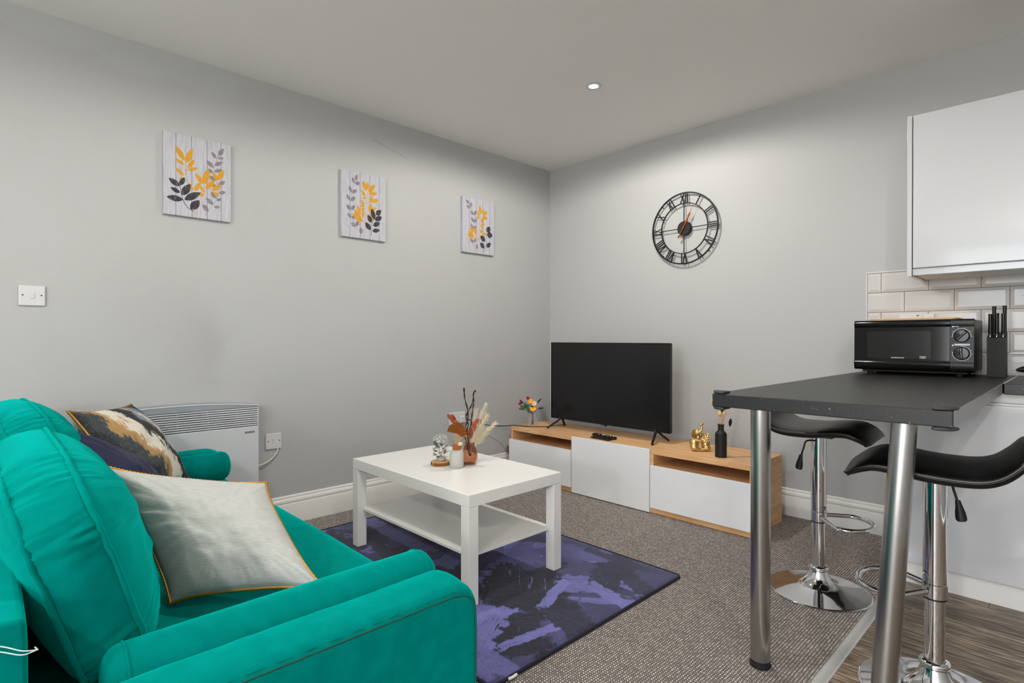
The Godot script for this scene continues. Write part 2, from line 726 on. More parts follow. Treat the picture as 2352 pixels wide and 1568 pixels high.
# ---------------------------------------------------------------- the room
func build_room() -> void:
	var t := 0.15
	# left wall (x = 0): the face carries the painted map, one metre of u per metre
	var wl := MB.new()
	wl.box(Vector3(-t / 2, ROOM_H / 2, ROOM_Z / 2 - 0.0), Vector3(t, ROOM_H, ROOM_Z + 2 * t), 0.0005)
	for k in wl.U.size():
		var p := wl.V[k]
		wl.U[k] = Vector2(p.z / 3.6, 1.0 - p.y / ROOM_H)
	struct("wall_left", wl, M.wall_left_paint)
	var wb := struct("wall_back", MB.new().box(Vector3(ROOM_X / 2, ROOM_H / 2, -t / 2), Vector3(ROOM_X, ROOM_H, t), 0.0005), M.wall_paint)
	# walls out of view, with unseen windows sized to light the ceiling and room
	_unseen_window_wall("wall_front", 1, Transform3D(Basis.IDENTITY, Vector3(0, 0, ROOM_Z)), ROOM_X, 1.70, 4.50, 0.08, 2.32)
	_unseen_window_wall("wall_right", 2, Transform3D(Basis(Vector3(0, 0, -1), Vector3(0, 1, 0), Vector3(1, 0, 0)), Vector3(ROOM_X, 0, ROOM_Z + 0.15)), ROOM_Z + 0.3, 0.5, 1.5, 1.05, 2.10)
	struct("ceiling", MB.new().box(Vector3(ROOM_X / 2, ROOM_H + t / 2, ROOM_Z / 2), Vector3(ROOM_X + 2 * t, t, ROOM_Z + 2 * t), 0.0005), M.ceiling_paint)
	# floor: carpet up to the threshold strip, wood boards in the kitchen
	struct("floor", MB.new().box(Vector3(2.535 / 2, -0.05, ROOM_Z / 2), Vector3(2.535, 0.1, ROOM_Z), 0.0005), M.carpet)
	var wood := struct("floor", MB.new().box(Vector3((2.535 + ROOM_X) / 2, -0.055, ROOM_Z / 2), Vector3(ROOM_X - 2.535, 0.1, ROOM_Z), 0.0005), M.laminate_gap)
	var row := 0
	var z := 0.56
	while z < 2.75:
		var x := 2.556 - rng.randf() * 0.5
		while x < 3.95:
			var l := 0.62 + rng.randf() * 0.35
			var a := maxf(x, 2.556)
			var b := minf(x + l, 3.95)
			if b - a > 0.04:
				var pb := MB.new().box(Vector3((a + b) / 2, -0.0045, z + 0.034), Vector3(b - a - 0.0012, 0.009, 0.0668), 0.0008)
				part("plank", pb, M["laminate%d" % rng.randi_range(0, 4)], wood)
			x += l
		z += 0.068
		row += 1
	part("floorboards", MB.new().box(Vector3(3.68, -0.0045, (2.755 + ROOM_Z) / 2), Vector3(2.24, 0.009, ROOM_Z - 2.76), 0.0008), M.laminate0, wood)
	part("floorboards", MB.new().box(Vector3(4.37, -0.0045, 1.66), Vector3(0.83, 0.009, 2.19), 0.0008), M.laminate0, wood)
	# metal threshold strip with a gentle crown
	var prof := PackedVector2Array([Vector2(-0.019, 0.0), Vector2(-0.0185, 0.0014), Vector2(-0.012, 0.0036), Vector2(0, 0.0045), Vector2(0.012, 0.0036), Vector2(0.0185, 0.0014), Vector2(0.019, 0.0)])
	struct("trim_1", MB.new().extrude(prof, 0.62, ROOM_Z, Transform3D(Basis.IDENTITY, Vector3(2.5435, 0.0, 0)), 60.0), M.aluminium)
	# skirting boards with an ogee top
	var sk := PackedVector2Array([Vector2(0, 0), Vector2(0.019, 0), Vector2(0.019, 0.108), Vector2(0.0172, 0.1115), Vector2(0.0128, 0.1135), Vector2(0.0128, 0.1165), Vector2(0.0158, 0.1205), Vector2(0.0165, 0.127), Vector2(0.0148, 0.1345), Vector2(0.0105, 0.1392), Vector2(0.0085, 0.142), Vector2(0.0085, 0.1455), Vector2(0.0078, 0.152), Vector2(0.0045, 0.1558), Vector2(0, 0.158)])
	struct("baseboard_left", MB.new().extrude(sk, 0.0, ROOM_Z, Transform3D.IDENTITY, 30.0), M.trim_paint)
	struct("baseboard_back", MB.new().extrude(sk, -2.53, -0.019, Transform3D(Basis(Vector3(0, 0, 1), Vector3(0, 1, 0), Vector3(-1, 0, 0)), Vector3.ZERO), 30.0), M.trim_paint)
	# brick-bond wall tiles with bevelled edges, and their trim, on the back wall
	var right := 3.4
	var bed := MB.new().box(Vector3((2.29 + right) / 2, (0.868 + 1.381) / 2, 0.0035), Vector3(right - 2.29, 1.381 - 0.868, 0.005), 0.0004)
	part("grout", bed, M.grout, wb)
	var rows := [[1.2795, 1.3795, 2.353], [1.1755, 1.2755, 2.4545], [1.0700, 1.1715, 2.353], [0.9705, 1.066, 2.4545], [0.868, 0.9665, 2.353]]
	for r in rows:
		var x: float = 2.2915
		var nx: float = r[2]
		while x < right - 0.01:
			var b := minf(nx, right)
			part("tile", _tile(x + (0.0 if x < 2.3 else 0.0018), b - 0.0018, r[0], r[1]), M.tile_glaze, wb)
			x = b
			nx += 0.2015
	var tr := MB.new()
	tr.box(Vector3(2.2872, (0.868 + 1.3875) / 2, 0.0055), Vector3(0.0072, 1.3875 - 0.868, 0.011), 0.0025, 2)
	tr.box(Vector3((2.2836 + right) / 2, 1.3845, 0.0055), Vector3(right - 2.2836, 0.0072, 0.011), 0.0025, 2)
	struct("trim_2", tr, M.white_plastic)


func _unseen_window_wall(called: String, k: int, xf: Transform3D, w: float, w0: float, w1: float, y0: float, y1: float) -> void:
	# a wall in its own axes (along x, outside towards +z) with one unseen framed two-pane window
	var t := 0.15
	var mb := MB.new()
	mb.box(Vector3(w0 / 2, ROOM_H / 2, t / 2), Vector3(w0, ROOM_H, t), 0.0005, 1, xf)
	mb.box(Vector3((w1 + w) / 2, ROOM_H / 2, t / 2), Vector3(w - w1, ROOM_H, t), 0.0005, 1, xf)
	mb.box(Vector3((w0 + w1) / 2, y0 / 2, t / 2), Vector3(w1 - w0, y0, t), 0.0005, 1, xf)
	mb.box(Vector3((w0 + w1) / 2, (y1 + ROOM_H) / 2, t / 2), Vector3(w1 - w0, ROOM_H - y1, t), 0.0005, 1, xf)
	struct(called, mb, M.wall_paint)
	var unseen_window := Node3D.new()
	unseen_window.name = "window_%d" % k
	unseen_window.set_meta("kind", "structure")
	add_child(unseen_window)
	var fr := MB.new()
	var f := 0.05
	var zc := t * 0.6
	for x in [w0 + f / 2, (w0 + w1) / 2, w1 - f / 2]:
		fr.box(Vector3(x, (y0 + y1) / 2, zc), Vector3(f, y1 - y0, 0.06), 0.004, 1, xf)
	for y in [y0 + f / 2, y1 - f / 2]:
		fr.box(Vector3((w0 + w1) / 2, y, zc), Vector3(w1 - w0 - 2 * f, f, 0.056), 0.004, 1, xf)
	part("window_frame", fr, M.white_plastic, unseen_window)
	for s in 2:
		var a: float = w0 + f if s == 0 else (w0 + w1) / 2 + f / 2
		var b: float = (w0 + w1) / 2 - f / 2 if s == 0 else w1 - f
		part("pane", MB.new().box(Vector3((a + b) / 2, (y0 + y1) / 2, zc), Vector3(b - a, y1 - y0 - 2 * f, 0.006), 0.001, 1, xf), M.clear_glass, unseen_window)


func _tile(x0: float, x1: float, y0: float, y1: float) -> MB:
	# a bevelled tile: rim at 4 mm, flat field at 9 mm
	var bv := minf(0.014, (x1 - x0) * 0.35)
	var m := MB.new()
	var o := [Vector3(x0, y0, 0.004), Vector3(x1, y0, 0.004), Vector3(x1, y1, 0.004), Vector3(x0, y1, 0.004)]
	var r := []
	var f := []
	for k in 4:
		r.append(o[k] + Vector3(0, 0, 0.0025))
		f.append(Vector3(o[k].x + (bv if k in [0, 3] else -bv), o[k].y + (bv if k < 2 else -bv), 0.0105))
	for k in 4:
		var j := (k + 1) % 4
		for q in [[o[k], o[j], r[j], r[k]], [r[k], r[j], f[j], f[k]]]:
			var c0 := m.V.size()
			var nn: Vector3 = (q[1] - q[0]).cross(q[3] - q[0]).normalized()
			for v in q:
				m.V.append(v)
				m.N.append(nn)
				m.U.append(Vector2(v.x, v.y))
			m.I.append_array([c0, c0 + 2, c0 + 1, c0, c0 + 3, c0 + 2])
	var c0 := m.V.size()
	for v in f:
		m.V.append(v)
		m.N.append(Vector3(0, 0, 1))
		m.U.append(Vector2(v.x, v.y))
	m.I.append_array([c0, c0 + 2, c0 + 1, c0, c0 + 3, c0 + 2])
	m.fix_winding(0, 0)
	return m




# ---------------------------------------------------------------- ceiling lamps
func build_downlights() -> void:
	var spots := [Vector2(1.213, 0.982), Vector2(1.7, 2.7), Vector2(3.1, 5.0), Vector2(4.2, 5.0), Vector2(3.7, 2.95)]  # first is in view; the others are unseen, placed to light the room
	for k in spots.size():
		var at := Vector3(spots[k].x, ROOM_H, spots[k].y)
		var lab: String = ["round white recessed ceiling spotlight in front of the clock wall", "unseen ceiling spotlight over the sofa, placed to light sofa and table", "unseen ceiling spotlight behind the camera, placed to light the room", "unseen ceiling spotlight behind the camera at the right, placed to light the room", "unseen ceiling spotlight over the kitchen floor, placed to light the right side"][k]
		var d := thing("ceiling_downlight", lab, "ceiling light", at, 0.0, "ceiling spotlights")
		var ring := PackedVector2Array([Vector2(0.0405, -0.001), Vector2(0.0425, -0.0035), Vector2(0.0385, -0.0065), Vector2(0.028, -0.0055), Vector2(0.026, -0.003), Vector2(0.026, -0.0005), Vector2(0.0405, -0.0005)])
		part("rim", MB.new().lathe(ring, 40, Transform3D.IDENTITY, 50.0, true), M.white_metal, d)
		part("lamp", MB.new().lathe(PackedVector2Array([Vector2(0, -0.0072), Vector2(0.012, -0.0070), Vector2(0.021, -0.0055), Vector2(0.0255, -0.0025), Vector2(0.0255, -0.0008), Vector2(0, -0.0008)]), 32), M.lamp_glow, d)
		var l := SpotLight3D.new()
		l.name = "spot"
		l.position = Vector3(0, -0.012, 0)
		l.rotation.x = -PI / 2
		l.spot_angle = 88.0
		l.spot_angle_attenuation = 0.25
		l.spot_range = 8.0
		l.spot_attenuation = 2.0
		l.light_size = 0.03
		l.light_color = Color(1.0, 0.985, 0.955)
		l.light_energy = LAMP_ENERGY * [0.75, 0.6, 1.1, 0.8, 0.7][k]
		l.shadow_enabled = true
		d.add_child(l)
	# an added globe lamp out of view, fill for ceiling and low walls
	var fill_globes := [[Vector3(3.2, 1.5, 6.2), "added opal globe lamp out of view, fill light for ceiling and low walls"]]
	for e in fill_globes:
		var g := thing("floor_lamp", e[1], "added fill lamp", e[0])
		var r := 0.14
		var prof := PackedVector2Array()
		for k in 25:
			var a := PI * k / 24.0
			prof.append(Vector2(r * sin(a), -r * cos(a)))
		part("globe", MB.new().lathe(prof, 40), M.fill_globe_glow, g)
		part("cap", MB.new().lathe(PackedVector2Array([Vector2(0, -r + 0.012), Vector2(0.04, -r + 0.012), Vector2(0.04, -r - 0.02), Vector2(0.012, -r - 0.03), Vector2(0, -r - 0.03)]), 24), M.white_metal, g)
		part("pole", MB.new().tube(PackedVector3Array([Vector3(0, -r - 0.02, 0), Vector3(0, -1.48, 0)]), 0.011, 12), M.white_metal, g)
		part("base", MB.new().lathe(PackedVector2Array([Vector2(0, -1.5), Vector2(0.14, -1.5), Vector2(0.142, -1.494), Vector2(0.138, -1.486), Vector2(0.012, -1.476), Vector2(0, -1.476)]), 36), M.white_metal, g)
		var l := OmniLight3D.new()
		l.name = "bulb"
		l.light_size = 0.12
		l.omni_range = 10.0
		l.omni_attenuation = 2.0
		l.light_color = Color(1.0, 0.985, 0.965)
		l.light_energy = FILL_GLOBE_ENERGY
		l.shadow_enabled = true
		g.add_child(l)


# ---------------------------------------------------------------- sofa
func round_poly(x0: float, y0: float, x1: float, y1: float, r: Array, n := 8) -> PackedVector2Array:
	# a rectangle with its own radius at each corner: lower left, lower right, upper right, upper left
	var o := PackedVector2Array()
	var cs := [Vector2(x0, y0), Vector2(x1, y0), Vector2(x1, y1), Vector2(x0, y1)]
	var dirs := [Vector2(1, 1), Vector2(-1, 1), Vector2(-1, -1), Vector2(1, -1)]
	for k in 4:
		var rr: float = r[k]
		if rr <= 0.0:
			o.append(cs[k])
			continue
		var c: Vector2 = cs[k] + dirs[k] * rr
		for i in n + 1:
			var a := PI + PI / 2 * k + PI / 2 * i / n
			o.append(c + Vector2(cos(a), sin(a)) * rr)
	return o


func padded(poly: PackedVector2Array, x0: float, x1: float, edge: float, puff: float, grain: FastNoiseLite) -> MB:
	# an upholstered slab: the outline (z, y) pulled along x with softened, slightly swollen edges
	var n := poly.size()
	var nrm := PackedVector2Array()
	var area := 0.0
	for k in n:
		area += poly[k].cross(poly[(k + 1) % n])
	for k in n:
		var d := (poly[(k + 1) % n] - poly[(k - 1 + n) % n]).normalized()
		nrm.append(Vector2(d.y, -d.x) * (1.0 if area > 0 else -1.0))
	var c := Vector2.ZERO
	for q in poly:
		c += q / n
	var list := [[0.0, -1.0]]          # [across from 0 to 1, how far the rim is drawn in]
	for k in 6:
		var a := PI / 2 * k / 5.0
		list.append([edge * (1.0 - cos(a)) / (x1 - x0), edge * (1.0 - sin(a))])
	for k in range(1, 5):
		list.append([edge / (x1 - x0) + (1.0 - 2.0 * edge / (x1 - x0)) * k / 5.0, 0.0])
	for k in 6:
		var e = list[6 - k]
		list.append([1.0 - e[0], e[1]])
	list.append([1.0, -1.0])
	var rows := list.size() - 1
	return MB.new().grid(n, rows, func(u: float, v: float) -> Vector3:
		var k := int(round(u * n)) % n
		var e = list[int(round(v * rows))]
		var q: Vector2 = poly[k]
		if e[1] < 0.0:
			q = c
		else:
			q = q - nrm[k] * e[1] + nrm[k] * puff * sin(PI * e[0])
		var p := Vector3(lerpf(x0, x1, e[0]), q.y, q.x)
		var g := grain.get_noise_3d(p.x * 9.0, p.y * 9.0, p.z * 9.0) * 0.0035
		return p + Vector3(0, nrm[k].y * g, nrm[k].x * g), true)


func resample(poly: PackedVector2Array, step: float) -> PackedVector2Array:
	var o := PackedVector2Array()
	for k in poly.size():
		var a := poly[k]
		var b := poly[(k + 1) % poly.size()]
		var n := maxi(1, int(a.distance_to(b) / step))
		for i in n:
			o.append(a.lerp(b, float(i) / n))
	return o


# the outline of a back cushion: a rounded rectangle with swollen sides; s from 0 to 1
func cushion_outline(s: float, w: float, h: float) -> Vector2:
	var a := TAU * s
	var c := cos(a)
	var d := sin(a)
	var e := 0.36
	var x := signf(c) * pow(absf(c), e) * w * 0.5
	var y := signf(d) * pow(absf(d), e) * h * 0.5
	var top := 0.035 * (1.0 - pow(2.0 * x / w, 2.0)) if y > 0 else 0.0
	return Vector2(x, y + top * clampf(y / (h * 0.5), 0.0, 1.0))


func box_cushion(w: float, h: float, t: float, bulge: float, sd: int) -> Array:
	# [skin, rims]: a boxed cushion in its own axes (x along, y up, z to the front)
	var g := noise(sd, 1.0, 3)
	var g2 := noise(sd + 1, 1.0, 2)
	var list := []
	for k in 11:
		var q := k / 10.0
		list.append([q, t * 0.5 + bulge * pow(1.0 - pow(q, 2.4), 0.8), 0.0])
	for k in range(1, 9):
		var q := k / 9.0
		list.append([1.0, t * (0.5 - q), 0.014 * sin(PI * q)])
	for k in 11:
		var q := 1.0 - k / 10.0
		list.append([q, -t * 0.5 - bulge * 0.6 * pow(1.0 - pow(q, 2.4), 0.8), 0.0])
	var rows := list.size() - 1
	var nu := 260
	var skin := MB.new().grid(nu, rows, func(u: float, v: float) -> Vector3:
		var e = list[int(round(v * rows))]
		var o := cushion_outline(u, w, h)
		var q: Vector2 = o * e[0] + o.normalized() * e[2]
		var gather := smoothstep(0.55, 1.0, e[0])
		var wr := g.get_noise_2d(o.x * 60.0 + o.y * 75.0, e[1] * 10.0 + e[0] * 5.0) * 0.006 * gather
		wr += g2.get_noise_2d(q.x * 7.0, q.y * 7.0 + e[1] * 6.0) * 0.012 * (1.0 - 0.5 * gather)
		var n3 := Vector3(o.normalized().x, o.normalized().y, 0.0).lerp(Vector3(0, 0, signf(e[1])), 1.0 - gather).normalized()
		var o3 := Vector3(q.x, q.y, e[1]) + n3 * wr
		return Vector3(o3.x, o3.y, -o3.z), true)
	var rims := []
	for sgn in [1.0, -1.0]:
		var pts := PackedVector3Array()
		for k in 150:
			var o := cushion_outline(k / 150.0, w, h)
			var q := o * 1.004
			pts.append(Vector3(q.x, q.y, -sgn * t * 0.5 - g.get_noise_2d(o.x * 60.0 + o.y * 75.0, sgn * 3.0) * 0.003))
		rims.append(MB.new().tube(pts, 0.0052, 8, true))
	return [skin, rims]


func build_sofa() -> void:
	var s := thing("sofa", "green velvet sofa with bolsters in front of the white wall heater", "sofa", Vector3(1.13, 0, 3.02))
	var o := Vector3(-1.13, 0, -3.02)
	var grain := noise(71, 1.0, 3)
	var move := func(mb: MB) -> MB:
		for k in mb.V.size():
			mb.V[k] += o
		return mb
	# arms: slabs with a rounded front, a stitched seam under the top
	for a in [[1.990, 2.120, 0.477], [0.150, 0.282, 0.507]]:
		var poly := resample(round_poly(2.588, 0.13, 3.46, a[2], [0.03, 0.0, 0.02, 0.062]), 0.03)
		var arm := part("arm", move.call(padded(poly, a[0], a[1], 0.022, 0.006, grain)), M.velvet, s)
		var sx: float = a[1] - 0.0015
		var seam := [Vector3(sx, 0.16, 2.600), Vector3(sx, a[2] - 0.09, 2.598), Vector3(sx, a[2] - 0.04, 2.612), Vector3(sx, a[2] - 0.02, 2.655), Vector3(sx, a[2] - 0.017, 2.75), Vector3(sx, a[2] - 0.014, 3.44)]
		part("seam", move.call(MB.new().tube(curve(seam, 60), 0.0022, 6)), M.velvet_seam, arm)
		var st := MB.new()
		var line := curve(seam, 170)
		for k in range(30, 168, 2):
			st.tube(PackedVector3Array([line[k] + Vector3(0.0002, 0.011, -0.0), line[k + 1] + Vector3(0.0002, 0.011, 0.0)]), 0.0013, 4)
		part("stitching", move.call(st), M.velvet, arm).set_meta("kind", "stuff")
	# frame under the seat, back frame, legs
	part("base", move.call(MB.new().box(Vector3(1.136, 0.20, 3.02), Vector3(1.71, 0.16, 0.82), 0.02, 2)), M.velvet, s)
	var back := resample(round_poly(3.372, 0.14, 3.475, 0.618, [0.0, 0.0, 0.03, 0.012]), 0.03)
	part("back_frame", move.call(padded(back, 0.16, 1.995, 0.008, 0.003, grain)), M.velvet, s)
	for q in [Vector2(0.24, 2.68), Vector2(2.03, 2.68), Vector2(0.24, 3.38), Vector2(2.03, 3.38)]:
		part("leg", move.call(MB.new().lathe(PackedVector2Array([Vector2(0, 0), Vector2(0.014, 0), Vector2(0.022, 0.13), Vector2(0, 0.13)]), 16, Transform3D(Basis.IDENTITY, Vector3(q.x, 0, q.y)))), M.black_matt, s)
	# seat cushion, one long pad, soft front edge
	var seat := resample(round_poly(2.575, 0.255, 3.36, 0.392, [0.045, 0.02, 0.03, 0.062]), 0.03)
	part("seat_cushion", move.call(padded(seat, 0.285, 1.987, 0.03, 0.010, grain)), M.velvet, s)
	# two boxed back cushions that lean on the frame
	for k in 2:
		var c := box_cushion(0.885, 0.375, 0.10, 0.088, 80 + k * 7)
		var xf := Transform3D(Basis.from_euler(Vector3(0.30, 0.0 if k == 0 else 0.05, 0.0)), Vector3(1.452, 0.583, 3.285) if k == 0 else Vector3(0.575, 0.592, 3.285))
		var put := func(mb: MB) -> MB:
			for q in mb.V.size():
				mb.V[q] = xf * mb.V[q] + o
				mb.N[q] = xf.basis * mb.N[q]
			return mb
		var bc := part("back_cushion", put.call(c[0]), M.velvet, s)
		for r in c[1]:
			part("piping", put.call(r), M.velvet, bc)
	# bolsters inside the arms
	for b in [[1.925, 0.438], [0.348, 0.455]]:
		var r := 0.062
		var prof := PackedVector2Array()
		for k in 9:
			var a := PI / 2 * k / 8.0
			prof.append(Vector2(r * pow(sin(a), 0.6), -0.03 * cos(a)))
		for k in range(1, 12):
			prof.append(Vector2(r * (1.0 + 0.02 * sin(PI * k / 12.0)), 0.62 * k / 12.0))
		for k in 9:
			var a := PI / 2 * (8 - k) / 8.0
			prof.append(Vector2(r * pow(sin(a), 0.6), 0.62 + 0.03 * cos(a)))
		var xf := Transform3D(Basis(Vector3(1, 0, 0), Vector3(0, 0, 1), Vector3(0, -1, 0)), Vector3(b[0], b[1], 2.625))
		var mb := MB.new().lathe(prof, 40, xf, 50.0)
		var bo := part("bolster", move.call(mb), M.velvet, s)
		for e in [0.004, 0.616]:
			var ring := PackedVector3Array()
			for k in 40:
				var a := TAU * k / 40.0
				ring.append(xf * Vector3(cos(a) * r * 0.995, e, sin(a) * r * 0.995))
			part("piping", move.call(MB.new().tube(ring, 0.003, 6, true)), M.velvet, bo)
	# a loose clear plastic tag thread on the back corner
	var th := MB.new()
	for k in 2:
		th.tube(curve([Vector3(1.99, 0.604 - 0.006 * k, 3.44), Vector3(2.005, 0.590 - 0.008 * k, 3.40), Vector3(2.012, 0.578 - 0.006 * k, 3.378), Vector3(2.014, 0.574, 3.362)], 20), 0.0009, 5)
	th.tube(PackedVector3Array([Vector3(2.014, 0.579, 3.364), Vector3(2.014, 0.5735, 3.3605)]), 0.0011, 5)
	part("tag_thread", move.call(th), M.thread, s, "loose clear plastic tag thread")


# ---------------------------------------------------------------- breakfast bar
func build_bar() -> void:
	var top := 0.865
	var t := thing("breakfast_bar", "charcoal speckled breakfast bar on two steel tube legs with foam corner guards", "breakfast bar", Vector3(2.584, 0, 0.9))
	var o := Vector3(-2.584, 0, -0.9)
	var slab := MB.new()
	slab.box(Vector3(2.584, top - 0.02, 0.893) + o, Vector3(0.592, 0.04, 1.766), 0.0025, 2)
	part("worktop", slab, M.worktop, t)
	part("edge_strip", MB.new().box(Vector3(2.8806, top - 0.0195, 1.20) + o, Vector3(0.0016, 0.0385, 1.12), 0.0006), M.worktop_edge_strip, t)
	# legs: the far one upright, the near one a little out of true
	var legs := [[Vector3(2.385, 0, 1.645), Vector3(2.385, top - 0.04, 1.645)], [Vector3(2.728, 0, 1.735), Vector3(2.766, top - 0.04, 1.665)]]
	for l in legs:
		var a: Vector3 = l[0] + o
		var b: Vector3 = l[1] + o
		var y := (b - a).normalized()
		var x := y.cross(Vector3(0, 0, 1)).normalized()
		var xf := Transform3D(Basis(x, y, x.cross(y)), a)
		var h := a.distance_to(b)
		var leg := part("leg", MB.new().lathe(PackedVector2Array([Vector2(0, 0.022), Vector2(0.0285, 0.022), Vector2(0.0295, 0.023), Vector2(0.0295, h - 0.004), Vector2(0, h - 0.004)]), 48, xf), M.brushed_steel, t)
		part("rubber_foot", MB.new().lathe(PackedVector2Array([Vector2(0, 0), Vector2(0.029, 0), Vector2(0.0315, 0.003), Vector2(0.0315, 0.011), Vector2(0.0275, 0.013), Vector2(0.0275, 0.022), Vector2(0, 0.022)]), 40, xf), M.rubber, leg)
		part("mounting_plate", MB.new().lathe(PackedVector2Array([Vector2(0, h - 0.006), Vector2(0.045, h - 0.006), Vector2(0.045, h), Vector2(0, h)]), 32, Transform3D(Basis.IDENTITY, Vector3(b.x, b.y - h, b.z))), M.brushed_steel, leg)
	# foam corner guards: two pads and a wall, over and under each front corner
	for sx in [-1.0, 1.0]:
		var cx: float = 2.584 + sx * 0.296
		for up in [1.0, -1.0]:
			var y: float = top + 0.0045 if up > 0 else top - 0.04 - 0.0045
			var pts := PackedVector2Array()
			for k in 9:
				var a := PI / 2 * k / 8.0
				pts.append(Vector2(-0.036 + 0.045 * cos(a) * 0.98, -0.036 + 0.045 * sin(a) * 0.98))
			pts.append(Vector2(-0.040, 0.004))
			pts.append(Vector2(-0.040, -0.040))
			pts.append(Vector2(0.004, -0.040))
			var g := MB.new()
			_pad(g, pts, Vector3(cx, y, 1.776) + o, sx, 0.0095)
			part("corner_pad", g, M.guard_foam, t)
	# a torn orange sticker corner left under the far guard
	part("sticker", MB.new().box(Vector3(2.2862, top - 0.030, 1.769) + o, Vector3(0.0012, 0.006, 0.005), 0.0003), mat("orange_sticker", Color(0.85, 0.28, 0.10), 0.6), t)


func _pad(g: MB, poly: PackedVector2Array, at: Vector3, sx: float, th: float) -> void:
	# a soft-edged pad: outline in (x, z), mirrored by sx, th thick
	var n := poly.size()
	var c := Vector2.ZERO
	for q in poly:
		c += q / n
	var rows := 8
	g.grid(n, rows, func(u: float, v: float) -> Vector3:
		var q: Vector2 = poly[int(round(u * n)) % n]
		var a := PI * v
		var k := clampf(sin(a) * 1.25, 0.0, 1.0) if v > 0.0 and v < 1.0 else 0.0
		k = pow(k, 0.4)
		q = c.lerp(q, k * (0.9 + 0.1 * sin(a)))
		return at + Vector3(q.x * sx, -cos(a) * th * 0.5, q.y), true)


